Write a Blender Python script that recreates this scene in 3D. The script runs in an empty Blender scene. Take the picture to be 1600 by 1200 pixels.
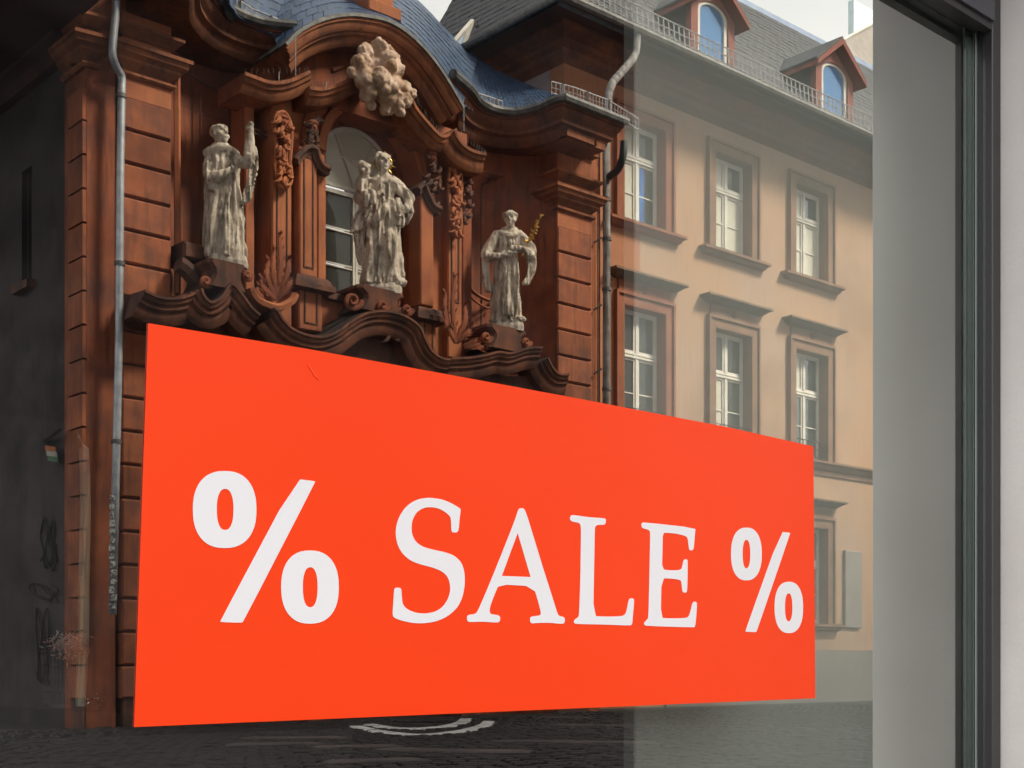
import bpy, math, random
import numpy as np
from mathutils import Vector, Matrix, noise
from mathutils.geometry import tessellate_polygon
random.seed(7)
sc = bpy.context.scene
R = math.radians

# ------------------------------------------------------------------ camera
F, CX, CY = 2100.0, 800.0, 1040.0            # focal length and principal point in the photo's pixels
TH = math.atan2(2370.0, F)
c_, s_ = math.cos(TH), math.sin(TH)
cam_d = bpy.data.cameras.new('camera'); cam = bpy.data.objects.new('camera', cam_d)
sc.collection.objects.link(cam)
cam_d.sensor_width = 36; cam_d.lens = 36*F/1600.0
cam_d.shift_x = 0.0; cam_d.shift_y = (CY-600)/1600.0
cam_d.clip_start = 0.05; cam_d.clip_end = 4000
cam.rotation_euler = (R(90), 0, -math.asin(c_))
sc.camera = cam

# ------------------------------------------------------------------ light
SUN_DIR = Vector((0.5, 0.62, 0.8)).normalized()      # from the scene towards the sun
elev = math.asin(SUN_DIR.z); azim = math.atan2(SUN_DIR.x, SUN_DIR.y)
w = bpy.data.worlds.new('World'); sc.world = w; w.use_nodes = True
nt = w.node_tree; nt.nodes.clear()
out = nt.nodes.new('ShaderNodeOutputWorld'); bg = nt.nodes.new('ShaderNodeBackground')
sky = nt.nodes.new('ShaderNodeTexSky'); sky.sky_type = 'NISHITA'; sky.sun_disc = False
sky.sun_elevation = elev; sky.sun_rotation = azim; sky.dust_density = 3.0
mx = nt.nodes.new('ShaderNodeMix'); mx.data_type = 'RGBA'
tc = nt.nodes.new('ShaderNodeTexCoord'); nz = nt.nodes.new('ShaderNodeTexNoise'); nz.inputs['Scale'].default_value = 1.6
nz.inputs['Detail'].default_value = 5
rmp = nt.nodes.new('ShaderNodeMapRange'); rmp.inputs['From Min'].default_value = .3; rmp.inputs['From Max'].default_value = .6
rmp.inputs['To Min'].default_value = .55; rmp.inputs['To Max'].default_value = .98
nt.links.new(tc.outputs['Generated'], nz.inputs['Vector']); nt.links.new(nz.outputs['Fac'], rmp.inputs['Value'])
nt.links.new(rmp.outputs['Result'], mx.inputs['Factor'])
nt.links.new(sky.outputs['Color'], mx.inputs['A']); mx.inputs['B'].default_value = (10.4, 10.0, 9.8, 1)
nt.links.new(mx.outputs['Result'], bg.inputs['Color']); bg.inputs['Strength'].default_value = 0.085
nt.links.new(bg.outputs['Background'], out.inputs['Surface'])
sd = bpy.data.lights.new('sun', 'SUN'); sd.energy = 3.8; sd.angle = R(13); sd.color = (1, .9, .76)
so = bpy.data.objects.new('sun', sd); sc.collection.objects.link(so)
so.rotation_euler = SUN_DIR.to_track_quat('Z', 'Y').to_euler(); so.location = (0, 5, 20)
sc.view_settings.view_transform = 'Standard'; sc.view_settings.look = 'None'
sc.view_settings.exposure = 1.62; sc.view_settings.gamma = 1.0; sc.view_settings.use_curve_mapping = False
sc.cycles.max_bounces = 6

# ------------------------------------------------------------------ helpers
def P(px, py, Y):
    t = (px-CX)/F
    X = Y*(c_+s_*t)/(s_-c_*t); d = c_*X+s_*Y
    return Vector((X, Y, (CY-py)/F*d))
def PX(px, py, X):
    t = (px-CX)/F
    Y = X*(s_-c_*t)/(c_+s_*t); d = c_*X+s_*Y
    return Vector((X, Y, (CY-py)/F*d))
def G(px, py, Z=-.85):
    d = -Z*F/(py-CY); t = (px-CX)/F
    return Vector((d*(c_+s_*t), d*(s_-c_*t), Z))
def XZ(px, py, Y):
    p = P(px, py, Y); return (p.x, p.z)

WL = {}                                           # world position of each thing's base
def link(o): sc.collection.objects.link(o); return o
def tag(o, label=None, cat=None, group=None, kind=None):
    if label: o['label'] = label
    if cat: o['category'] = cat
    if group: o['group'] = group
    if kind: o['kind'] = kind
    return o
def thing(name, loc, label, cat, group=None, rz=0):
    o = link(bpy.data.objects.new(name, None)); o.location = loc; o.rotation_euler = (0, 0, rz)
    o.empty_display_size = .2
    WL[o.name] = Vector(loc); return tag(o, label, cat, group)

class MB:
    def __init__(s): s.v = []; s.f = []
    def add(s, v, f):
        n = len(s.v); s.v += [tuple(q) for q in v]; s.f += [tuple(i+n for i in q) for q in f]; return s
    def box(s, x0, x1, y0, y1, z0, z1):
        return s.add([(x0,y0,z0),(x1,y0,z0),(x1,y1,z0),(x0,y1,z0),(x0,y0,z1),(x1,y0,z1),(x1,y1,z1),(x0,y1,z1)],
                     [(0,3,2,1),(4,5,6,7),(0,1,5,4),(1,2,6,5),(2,3,7,6),(3,0,4,7)])
    def bbox(s, x0, x1, y0, y1, z0, z1, b=.012):       # box with a bevelled front edge (towards -Y)
        m = min(b, (x1-x0)*.3, (z1-z0)*.3, (y1-y0)*.5)
        v = [(x0+m,y0,z0+m),(x1-m,y0,z0+m),(x1-m,y0,z1-m),(x0+m,y0,z1-m),
             (x0,y0+m,z0),(x1,y0+m,z0),(x1,y0+m,z1),(x0,y0+m,z1),(x0,y1,z0),(x1,y1,z0),(x1,y1,z1),(x0,y1,z1)]
        f = [(0,1,2,3)]+[(i,4+i,4+(i+1)%4,(i+1)%4) for i in range(4)]+[(4+i,8+i,8+(i+1)%4,4+(i+1)%4) for i in range(4)]+[(11,10,9,8)]
        return s.add(v, f)
    def prism(s, loops, y0, y1, back=True):            # loops of (x,z): outer, holes
        L = [[Vector((x, z, 0)) for x, z in lp] for lp in loops]
        tri = tessellate_polygon(L); fl = [q for lp in loops for q in lp]; n = len(fl)
        v = [(x, y0, z) for x, z in fl]+[(x, y1, z) for x, z in fl]
        f = []
        for t in tri:
            a, b, c = [fl[i] for i in t]
            ar = (b[0]-a[0])*(c[1]-a[1])-(b[1]-a[1])*(c[0]-a[0])
            t = tuple(t) if ar > 0 else tuple(reversed(t))
            f.append(t)
            if back: f.append(tuple(n+i for i in reversed(t)))
        o = 0
        for k, lp in enumerate(loops):
            m = len(lp); A = sum(lp[i][0]*lp[(i+1) % m][1]-lp[(i+1) % m][0]*lp[i][1] for i in range(m))
            for i in range(m):
                j = (i+1) % m; q = (o+i, n+o+i, n+o+j, o+j)
                f.append(q if (A > 0) == (k == 0) else tuple(reversed(q)))
            o += m
        return s.add(v, f)
    def tube(s, path, r, n=8, caps=True, flat=1.0):
        path = [Vector(p) for p in path]; m = len(path)
        rs = r if isinstance(r, (list, tuple)) else [r]*m
        v = []; f = []; up = None
        for i, p in enumerate(path):
            T = (path[min(i+1, m-1)]-path[max(i-1, 0)])
            T = T.normalized() if T.length > 1e-9 else Vector((0, 0, 1))
            if up is None: up = Vector((0, -1, 0)) if abs(T.y) < .9 else Vector((0, 0, 1))
            a = (up-T*up.dot(T)); a = a.normalized() if a.length > 1e-6 else T.orthogonal().normalized()
            b = T.cross(a); up = a
            for k in range(n):
                q = 2*math.pi*k/n; v.append(p+a*math.cos(q)*rs[i]*flat+b*math.sin(q)*rs[i])
        for i in range(m-1):
            for k in range(n):
                l = (k+1) % n; f.append((i*n+k, i*n+l, (i+1)*n+l, (i+1)*n+k))
        if caps: f.append(tuple(reversed(range(n)))); f.append(tuple((m-1)*n+k for k in range(n)))
        return s.add(v, f)
    def bar(s, a, b, w):
        return s.tube([a, b], w*.7071, 4)
    def ball(s, c, r, seg=12, ring=8, sc_=(1, 1, 1)):
        v = [Vector(c)+Vector((0, 0, -r*sc_[2]))]; f = []
        for i in range(1, ring):
            ph = -math.pi/2+math.pi*i/ring
            for k in range(seg):
                a = 2*math.pi*k/seg
                v.append(Vector(c)+Vector((r*sc_[0]*math.cos(ph)*math.cos(a), r*sc_[1]*math.cos(ph)*math.sin(a), r*sc_[2]*math.sin(ph))))
        v.append(Vector(c)+Vector((0, 0, r*sc_[2]))); N = len(v)-1
        for k in range(seg):
            l = (k+1) % seg; f.append((0, 1+l, 1+k)); f.append((N, N-seg+k, N-seg+l))
            for i in range(ring-2): f.append((1+i*seg+k, 1+i*seg+l, 1+(i+1)*seg+l, 1+(i+1)*seg+k))
        return s.add(v, f)
    def sweep(s, path, prof, mode='arch', closed_prof=True):
        """profile points (out, down) swept along a path; arch: out is -Y, down is across the path; plan: out is level, down is -Z"""
        path = [Vector(p) for p in path]; m = len(path); k = len(prof); v = []; f = []
        for i, p in enumerate(path):
            Ts = []
            if i > 0: Ts.append((path[i]-path[i-1]).normalized())
            if i < m-1: Ts.append((path[i+1]-path[i]).normalized())
            if mode == 'arch':
                ns = [Vector((t.z, 0, -t.x)) for t in Ts]
                ns = [q.normalized() for q in ns]
                dn = sum(ns, Vector()); dn = dn.normalized(); dn = dn/max(.5, dn.dot(ns[0])); ou = Vector((0, -1, 0))
            else:
                ns = [Vector((t.y, -t.x, 0)).normalized() for t in Ts]
                ou = sum(ns, Vector()); ou = ou.normalized(); ou = ou/max(.5, ou.dot(ns[0])); dn = Vector((0, 0, -1))
            v += [p+ou*a+dn*b for a, b in prof]
        for i in range(m-1):
            for j in range(k):
                l = (j+1) % k; f.append((i*k+j, (i+1)*k+j, (i+1)*k+l, i*k+l))
        f.append(tuple(range(k))); f.append(tuple(reversed([(m-1)*k+j for j in range(k)])))
        return s.add(v, f)
    def build(s, name, mat, parent=None, smooth=False, at=None, label=None, kind=None):
        base = WL[parent.name] if parent is not None else Vector(at or (0, 0, 0))
        me = bpy.data.meshes.new(name)
        me.from_pydata([(x-base.x, y-base.y, z-base.z) for x, y, z in s.v], [], s.f)
        me.materials.append(mat); me.validate(); me.update()
        if smooth:
            me.polygons.foreach_set('use_smooth', [True]*len(me.polygons))
            if smooth != 'all': me.set_sharp_from_angle(angle=R(38))
        o = link(bpy.data.objects.new(name, me))
        if parent is not None: o.parent = parent
        else: o.location = base
        WL[o.name] = base
        return tag(o, label, kind=kind)
def structure(o): o['kind'] = 'structure'; return o

def catmull(pts, n=6):
    pts = [Vector(p) for p in pts]; o = []
    for i in range(len(pts)-1):
        a, b, c, d = pts[max(i-1, 0)], pts[i], pts[i+1], pts[min(i+2, len(pts)-1)]
        for k in range(n):
            t = k/n; o.append(.5*((2*b)+(c-a)*t+(2*a-5*b+4*c-d)*t*t+(3*b-a-3*c+d)*t**3))
    o.append(pts[-1]); return o
def curve_px(pts, Y=None, n=5):                     # pts (px,py[,Y])
    return catmull([P(p[0], p[1], p[2] if len(p) > 2 else Y) for p in pts], n)

# ------------------------------------------------------------------ materials
def mat(name, col, col2=None, rough=.8, scale=3, detail=6, lo=.35, hi=.65, streak=None, streak_amt=.5, bump=.0, bscale=40,
        metallic=0, spec=.3, stain=None, stain_amt=.5, stain_scale=1.0, rvar=0, island=0, coat=0, soot=None, soot_col=(.03,.024,.022)):
    m = bpy.data.materials.new(name); m.use_nodes = True; n = m.node_tree.nodes; l = m.node_tree.links
    b = n['Principled BSDF']; b.inputs['Roughness'].default_value = rough; b.inputs['Metallic'].default_value = metallic
    b.inputs['Specular IOR Level'].default_value = spec; b.inputs['Coat Weight'].default_value = coat
    tc = n.new('ShaderNodeTexCoord'); co = tc.outputs['Object']
    def noise_(sc_, vec, det=detail, rg=.55):
        t = n.new('ShaderNodeTexNoise'); t.inputs['Scale'].default_value = sc_; t.inputs['Detail'].default_value = det
        t.inputs['Roughness'].default_value = rg; l.new(vec, t.inputs['Vector']); return t.outputs['Fac']
    def rng(v, a, b_, c=0, d=1):
        t = n.new('ShaderNodeMapRange'); l.new(v, t.inputs['Value']); t.inputs['From Min'].default_value = a
        t.inputs['From Max'].default_value = b_; t.inputs['To Min'].default_value = c; t.inputs['To Max'].default_value = d; return t.outputs['Result']
    def mixc(f, A, B):
        t = n.new('ShaderNodeMix'); t.data_type = 'RGBA'; l.new(f, t.inputs['Factor'])
        for k, q in (('A', A), ('B', B)):
            if isinstance(q, tuple): t.inputs[k].default_value = (*q[:3], 1)
            else: l.new(q, t.inputs[k])
        return t.outputs['Result']
    cur = None
    col2 = col2 or tuple(x*.8 for x in col)
    cur = mixc(rng(noise_(scale, co), lo, hi), col, col2)
    if streak:
        mp = n.new('ShaderNodeMapping'); mp.inputs['Scale'].default_value = (7, 7, .7); l.new(co, mp.inputs['Vector'])
        cur = mixc(rng(noise_(1.6, mp.outputs['Vector'], 5), .5, .72, 0, streak_amt), cur, streak)
    if stain:
        cur = mixc(rng(noise_(stain_scale, co, 4, .6), .52, .66, 0, stain_amt), cur, stain)
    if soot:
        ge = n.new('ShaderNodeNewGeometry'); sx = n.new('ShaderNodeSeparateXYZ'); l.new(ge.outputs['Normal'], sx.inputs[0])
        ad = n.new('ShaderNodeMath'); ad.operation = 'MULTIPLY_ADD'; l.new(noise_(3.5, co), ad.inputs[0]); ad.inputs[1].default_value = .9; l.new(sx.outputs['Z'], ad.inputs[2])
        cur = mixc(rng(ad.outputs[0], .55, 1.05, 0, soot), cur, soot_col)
    if island:
        g = n.new('ShaderNodeObjectInfo'); h = n.new('ShaderNodeHueSaturation'); l.new(cur, h.inputs['Color'])
        l.new(rng(g.outputs['Random'], 0, 1, 1-island, 1+island), h.inputs['Value']); cur = h.outputs['Color']
    l.new(cur, b.inputs['Base Color'])
    if rvar: l.new(rng(noise_(scale*2.5, co), .3, .7, rough-rvar, rough+rvar), b.inputs['Roughness'])
    if bump:
        bp = n.new('ShaderNodeBump'); bp.inputs['Strength'].default_value = bump; bp.inputs['Distance'].default_value = .02
        l.new(noise_(bscale, co, 4), bp.inputs['Height']); l.new(bp.outputs['Normal'], b.inputs['Normal'])
    return m
M = {}
M['sand'] = mat('red_sandstone', (.31, .092, .041), (.17, .052, .03), .9, 1.8, streak=(.08, .035, .027), streak_amt=.8, bump=.35, bscale=45, stain=(.13, .055, .04), stain_amt=.65, stain_scale=1.3)
M['sand_block'] = mat('sandstone_block', (.36, .115, .052), (.20, .064, .036), .9, 2.2, streak=(.10, .045, .032), streak_amt=.65, bump=.4, bscale=50, stain=(.13, .06, .045), stain_amt=.6, stain_scale=1.9, island=.22)
M['sand_light'] = mat('orange_sandstone', (.44, .15, .062), (.31, .095, .045), .85, 1.6, streak=(.16, .06, .04), streak_amt=.55, bump=.3, bscale=50, stain=(.2, .08, .05), stain_amt=.4)
M['sand_dark'] = mat('weathered_dark_sandstone', (.16, .065, .04), (.06, .035, .03), .9, 3.5, streak=(.03, .025, .022), streak_amt=.7, bump=.45, bscale=35)
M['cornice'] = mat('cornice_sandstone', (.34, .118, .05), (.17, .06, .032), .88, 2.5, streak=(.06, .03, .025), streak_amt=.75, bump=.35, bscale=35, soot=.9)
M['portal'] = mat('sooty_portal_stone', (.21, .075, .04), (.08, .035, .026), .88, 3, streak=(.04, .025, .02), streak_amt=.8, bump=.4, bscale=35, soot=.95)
M['wing'] = mat('stained_shade_eaves_stone', (.23, .08, .038), (.10, .04, .026), .88, 2, streak=(.035, .022, .02), streak_amt=.8, bump=.35, bscale=35, soot=.9)  # eaves shadow darkened into the stone colour, on top of the stains
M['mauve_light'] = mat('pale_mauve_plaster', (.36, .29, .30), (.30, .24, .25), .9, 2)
M['statue'] = mat('weathered_pale_stone', (.66, .56, .46), (.48, .395, .31), .85, 9, lo=.4, hi=.6, streak=(.07, .047, .032), streak_amt=.85, bump=.7, bscale=55, stain=(.12, .085, .06), stain_amt=.6, stain_scale=6)
M['cloud'] = mat('cloud_relief_stone', (.66, .49, .38), (.38, .22, .14), .85, 5, streak=(.16, .09, .05), streak_amt=.4, bump=.6, bscale=50, stain=(.20, .14, .06), stain_amt=.6, stain_scale=4)
M['gold'] = mat('tarnished_gold', (.70, .42, .10), (.35, .18, .05), .4, 12, metallic=.8)
M['slate'] = mat('blue_slate', (.042, .082, .16), (.022, .042, .085), .42, 5, bump=.3, bscale=30, rvar=.1, island=.22, spec=.5)  # blue of the reflected sky is put into the slate's base colour
M['slate_grey'] = mat('grey_slate', (.048, .047, .053), (.022, .022, .025), .55, 7, lo=.42, hi=.58, bump=.4, bscale=22, island=.3, spec=.4)
M['slate_tan'] = mat('tan_slate', (.36, .32, .28), (.24, .21, .19), .7, 4, bump=.3)
M['zinc'] = mat('weathered_zinc', (.16, .155, .15), (.07, .065, .06), .55, 8, metallic=.35, streak=(.04, .038, .035), streak_amt=.6, bump=.2)
M['zinc_new'] = mat('bright_zinc_pipe', (.50, .52, .55), (.32, .34, .37), .4, 6, metallic=.45, bump=.08, streak=(.12, .12, .13), streak_amt=.4)
M['zinc_old'] = mat('chalky_old_pipe', (.24, .22, .21), (.10, .085, .08), .75, 6, streak=(.42, .40, .38), streak_amt=.7, bump=.3)
M['steel'] = mat('galvanised_steel', (.6, .58, .58), (.45, .44, .43), .55, 10, metallic=.2)
M['plaster'] = mat('cream_plaster', (.46, .275, .16), (.44, .30, .215), .92, .45, streak=(.27, .17, .11), streak_amt=.4, bump=.25, bscale=70, stain=(.30, .19, .125), stain_amt=.5, stain_scale=.7)
M['plaster_unveiled'] = mat('unveiled_plaster', (.42, .185, .095), (.38, .16, .085), .92, 1.2, streak=(.25, .10, .06), streak_amt=.3, bump=.18, bscale=90)  # same house plaster, left without the veil's paleness in its colour
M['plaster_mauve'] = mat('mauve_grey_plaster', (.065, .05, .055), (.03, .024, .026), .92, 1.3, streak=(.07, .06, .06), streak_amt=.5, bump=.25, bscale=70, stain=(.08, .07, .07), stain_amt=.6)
M['surround'] = mat('brown_sandstone_surround', (.29, .165, .105), (.20, .11, .07), .88, 2, streak=(.11, .065, .045), streak_amt=.5, bump=.3, bscale=60)
M['surround_red'] = mat('red_sandstone_surround', (.32, .115, .06), (.23, .08, .045), .88, 2, streak=(.18, .08, .05), streak_amt=.4, bump=.3, bscale=60)
M['hood'] = mat('lichened_hood_stone', (.12, .09, .065), (.22, .14, .09), .9, 5, streak=(.08, .065, .05), streak_amt=.6, bump=.4)
M['dormer'] = mat('red_painted_timber', (.30, .085, .06), (.22, .06, .045), .7, 3, streak=(.12, .04, .03), streak_amt=.4, bump=.1)
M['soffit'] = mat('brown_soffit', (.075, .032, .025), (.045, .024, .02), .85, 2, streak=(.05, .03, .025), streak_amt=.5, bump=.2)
M['white_wood'] = mat('white_painted_wood', (.74, .71, .64), (.60, .56, .49), .5, 4, bump=.05)
M['curtain'] = mat('net_curtain', (.70, .66, .52), (.42, .42, .34), .9, 5, streak=(.30, .32, .28), streak_amt=.6)
M['room'] = mat('dim_room', (.045, .048, .045), (.025, .025, .025), .9, 2)
M['blue'] = mat('blue_fabric', (.03, .16, .50), (.02, .08, .28), .6, 3)
M['plinth'] = mat('grey_plinth_render', (.26, .235, .21), (.21, .19, .175), .9, 1.2, streak=(.16, .14, .13), streak_amt=.4, bump=.3, bscale=80)
M['iron'] = mat('black_iron', (.02, .02, .02), None, .5, 5)
M['plaque'] = mat('grey_metal_plaque', (.30, .27, .24), (.25, .23, .2), .4, 3, metallic=.3)
M['cobble'] = mat('dark_basalt_cobble', (.026, .022, .021), (.013, .011, .011), .6, 6, bump=.5, bscale=20, island=.5)
M['cobble_pale'] = mat('pale_granite_sett', (.75, .73, .71), (.5, .48, .46), .65, 6, bump=.4, bscale=30, island=.2)
M['slab'] = mat('brown_stone_slab', (.10, .078, .072), (.065, .052, .05), .7, 2, bump=.3)
M['ground'] = mat('street_joint_sand', (.06, .053, .05), (.035, .03, .028), .9, 5, bump=.4)
M['red'] = mat('sale_red', (1.0, .058, .004), (.96, .05, .004), .42, 1.4, spec=.32, bump=.02, bscale=4)
M['white'] = mat('sign_white', (.86, .86, .87), (.82, .82, .83), .5, 2)
M['anthra'] = mat('anthracite_aluminium', (.032, .030, .031), (.026, .024, .025), .38, 2, bump=.03, spec=.5)
M['anthra_gloss'] = mat('glossy_anthracite', (.06, .062, .075), None, .22, 2, spec=.7)
M['seal'] = mat('pale_green_glazing_tape', (.30, .35, .335), (.25, .30, .285), .35, 4, spec=.5)
M['wall_white'] = mat('rough_white_render', (.72, .69, .66), (.65, .62, .59), .9, 5, streak=(.62, .58, .58), streak_amt=.3, bump=.06, bscale=110, stain=(.7, .66, .66), stain_amt=.3, stain_scale=3)
M['panel'] = mat('pale_grey_green_panel', (.50, .515, .48), (.45, .46, .43), .7, 1.6, bump=.05, bscale=200)
M['cream'] = mat('cream_cloth', (.92, .89, .75), (.86, .83, .70), .8, 3)
M['wicker'] = mat('dark_wire', (.05, .045, .042), (.09, .08, .075), .5, 8)
M['fluff'] = mat('pale_dried_flowers', (.55, .44, .42), (.42, .20, .12), .9, 9, lo=.45, hi=.6)
M['chrome'] = mat('crumpled_foil', (.8, .8, .8), None, .12, 8, metallic=1)
M['graffiti'] = mat('black_spray_paint', (.02, .018, .02), None, .7, 5)
M['sticker'] = mat('worn_sticker_paper', (.42, .42, .40), (.05, .05, .055), .6, 45, 3, lo=.46, hi=.54)
M['flag_o'] = mat('orange_cloth', (.45, .14, .05), None, .8, 5)
M['flag_w'] = mat('pale_cloth', (.40, .38, .32), None, .8, 5)
M['flag_g'] = mat('green_cloth', (.08, .16, .10), None, .8, 5)
M['ridge'] = mat('lead_ridge', (.36, .44, .58), (.28, .35, .48), .5, 4, metallic=.2)
M['teal'] = mat('pale_teal_reflection', (.80, .95, .96), None, .5, 2)
def pane_mat(name, tint, rough=.03, ior=1.45):
    m = bpy.data.materials.new(name); m.use_nodes = True; n = m.node_tree.nodes; l = m.node_tree.links
    b = n['Principled BSDF']; b.inputs['Base Color'].default_value = (*tint, 1); b.inputs['Roughness'].default_value = rough
    b.inputs['Specular IOR Level'].default_value = .9; b.inputs['IOR'].default_value = ior
    tcn = n.new('ShaderNodeTexCoord'); nn = n.new('ShaderNodeTexNoise'); nn.inputs['Scale'].default_value = 1.4
    l.new(tcn.outputs['Object'], nn.inputs['Vector']); bp = n.new('ShaderNodeBump'); bp.inputs['Strength'].default_value = .12; bp.inputs['Distance'].default_value = .05
    l.new(nn.outputs['Fac'], bp.inputs['Height']); l.new(bp.outputs['Normal'], b.inputs['Normal'])
    return m
M['glass_dark'] = pane_mat('dark_old_window_glass', (.05, .055, .05), ior=1.7)
M['glass_curtain'] = pane_mat('curtained_window_glass', (.62, .60, .50))
M['glass_blue'] = pane_mat('sky_tinted_glass', (.03, .17, .42), ior=1.6)  # sky reflection painted as a blue pane colour
m = bpy.data.materials.new('reflecting_shop_glass'); m.use_nodes = True; n = m.node_tree.nodes; l = m.node_tree.links; n.clear()
tr = n.new('ShaderNodeBsdfTransparent'); tr.inputs['Color'].default_value = (.93, .96, .94, 1)
gl = n.new('ShaderNodeBsdfGlossy'); gl.inputs['Roughness'].default_value = 0.0; gl.inputs['Color'].default_value = (.97, 1, .96, 1)
fr_ = n.new('ShaderNodeFresnel'); fr_.inputs['IOR'].default_value = 1.5; mr = n.new('ShaderNodeMath'); mr.operation = 'MULTIPLY_ADD'; mr.inputs[1].default_value = .6; mr.inputs[2].default_value = .30
ms_ = n.new('ShaderNodeMixShader'); oo = n.new('ShaderNodeOutputMaterial')
l.new(fr_.outputs[0], mr.inputs[0]); l.new(mr.outputs[0], ms_.inputs[0]); l.new(tr.outputs[0], ms_.inputs[1]); l.new(gl.outputs[0], ms_.inputs[2])
# faint dust and wiping marks on the glass
tcg = n.new('ShaderNodeTexCoord'); mpg = n.new('ShaderNodeMapping'); mpg.inputs['Rotation'].default_value = (0, .5, 0); mpg.inputs['Scale'].default_value = (2, 2, 7); ng = n.new('ShaderNodeTexNoise'); ng.inputs['Scale'].default_value = 2.2; ng.inputs['Detail'].default_value = 6
rg_ = n.new('ShaderNodeMapRange'); rg_.inputs['From Min'].default_value = .4; rg_.inputs['From Max'].default_value = .75; rg_.inputs['To Max'].default_value = .012; rg_.inputs['To Min'].default_value = .001
df = n.new('ShaderNodeBsdfDiffuse'); df.inputs['Color'].default_value = (.8, .8, .8, 1); m2 = n.new('ShaderNodeMixShader')
l.new(tcg.outputs['Object'], mpg.inputs['Vector']); l.new(mpg.outputs['Vector'], ng.inputs['Vector']); l.new(ng.outputs['Fac'], rg_.inputs['Value']); l.new(rg_.outputs['Result'], m2.inputs[0])
l.new(ms_.outputs[0], m2.inputs[1]); l.new(df.outputs[0], m2.inputs[2]); l.new(m2.outputs[0], oo.inputs['Surface']); M['clear'] = m
M['display_dark'] = mat('dark_display_board', (.022, .019, .018), (.016, .014, .013), .7, 3)
M['display_brown'] = mat('dim_brown_board', (.032, .026, .025), (.022, .018, .017), .8, 2)
M['back_panel'] = mat('pale_display_back', (.66, .68, .62), (.60, .62, .57), .8, 1.2)

GZ = -.85
# ------------------------------------------------------------------ ground
structure(MB().add([(-150, 1.3, GZ), (400, 1.3, GZ), (400, 600, GZ), (-150, 600, GZ)], [(0, 1, 2, 3)]).build('ground', M['ground']))

# ================================================================== CHURCH
church = thing('church', (12.4, 17.2, GZ), 'red sandstone baroque church front reflected in the glass, curved gable and blue slate roof', 'church')
YP = 17.0
def xat(px, Y): return P(px, 0, Y).x
def zat(px, py, Y): return P(px, py, Y).z

# walls of the side bays (concave in plan) and a core behind
def bay_wall(pts, z0, z1, name='wall'):
    q = catmull([(x, y, 0) for x, y in pts], 6); b = MB(); v = []; f = []; m_ = len(q)
    for p in q: v += [(p.x, p.y, z0), (p.x, p.y, z1), (p.x, p.y+.35, z0), (p.x, p.y+.35, z1)]
    for i in range(m_-1):
        a = i*4; c = a+4
        f += [(a, c, c+1, a+1), (a+2, a+3, c+3, c+2), (a+1, c+1, c+3, a+3), (a, a+2, c+2, c)]
    f += [(0, 1, 3, 2), ((m_-1)*4, (m_-1)*4+2, (m_-1)*4+3, (m_-1)*4+1)]
    return MB().add(v, f).build(name, M['sand'], church, smooth=True)
LB = [(8.78, 17.05), (8.86, 17.32), (9.15, 17.62), (9.6, 17.78), (10.05, 17.74), (10.3, 17.55), (10.36, 17.15)]
RB = [(14.02, 17.15), (14.1, 17.5), (14.45, 17.76), (15.0, 17.86), (15.6, 17.7), (15.98, 17.4), (16.13, 17.05)]
bay_wall(LB, GZ, 9.2); bay_wall(RB, GZ, 9.2)

# centre wall with the arched niche opening
X0, X1, XA = xat(509, 17.0), xat(655, 17.0), None
XA = (X0+X1)/2; RA = (X1-X0)/2; ZS = 7.73; ZB = 5.62
def arch_loop(xc, r, zb, zs, n=24):
    return [(xc-r, zb), (xc+r, zb)]+[(xc+r*math.cos(a), zs+r*math.sin(a)) for a in [math.pi*i/n for i in range(n+1)]]
MB().prism([[(10.3, GZ), (14.08, GZ), (14.08, 8.72), (10.3, 8.72)], arch_loop(XA, RA, ZB, ZS)], 17.0, 17.42).build('wall', M['sand_light'], church)
# back wall of the niche with the window opening
MB().prism([[(X0-.1, ZB-.4), (X1+.1, ZB-.4), (X1+.1, 9.0), (X0-.1, 9.0)], arch_loop(XA, RA-.14, ZB+.03, ZS)], 17.42, 17.62).build('wall', M['sand'], church)
# archivolt round the niche
def arch_path(r, y, a0=0, a1=math.pi, n=26, zs=ZS):
    return [Vector((XA-r*math.cos(a0+(a1-a0)*i/n), y, zs+r*math.sin(a0+(a1-a0)*i/n))) for i in range(n+1)]
MB().sweep(arch_path(RA+.17, 16.93), [(-.09, 0), (0, 0), (.02, .03), (.02, .08), (-.02, .10), (-.02, .15), (-.07, .16)]).build('arch_moulding', M['sand_light'], church, smooth=True)
MB().sweep(arch_path(RA+.46, 16.95), [(-.09, 0), (0, .0), (0, .05), (-.04, .06)]).build('arch_moulding', M['sand'], church, smooth=True)
# church window in the niche
win = MB().prism([arch_loop(XA, RA-.145, ZB+.035, ZS), arch_loop(XA, RA-.215, ZB+.10, ZS)], 17.5, 17.56).build('window', M['white_wood'], church)
rw = RA-.215
for z0, z1 in ((ZB+.1, 6.22), (6.28, 6.78), (6.84, 7.36)):
    for xx0, xx1, mm in ((XA-rw, XA-.04, 'glass_dark'), (XA+.04, XA+rw, 'glass_curtain')):
        MB().box(xx0+.01, xx1-.01, 17.53, 17.54, z0, z1).build('pane', M[mm], win)
MB().prism([[(XA-rw, 7.5), (XA+rw, 7.5)]+[(XA+rw*math.cos(a), ZS+rw*math.sin(a)) for a in [math.pi*i/20 for i in range(21)]]], 17.53, 17.54).build('pane', M['glass_curtain'], win)
for z in (6.22, 6.78):
    MB().box(XA-rw, XA+rw, 17.505, 17.53, z, z+.02).build('glazing_bar', M['white_wood'], win)
    MB().box(XA-rw, XA+rw, 17.505, 17.53, z+.04, z+.06).build('glazing_bar', M['white_wood'], win)
MB().box(XA-rw, XA+rw, 17.49, 17.53, 7.36, 7.42).build('transom', M['white_wood'], win)
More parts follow.
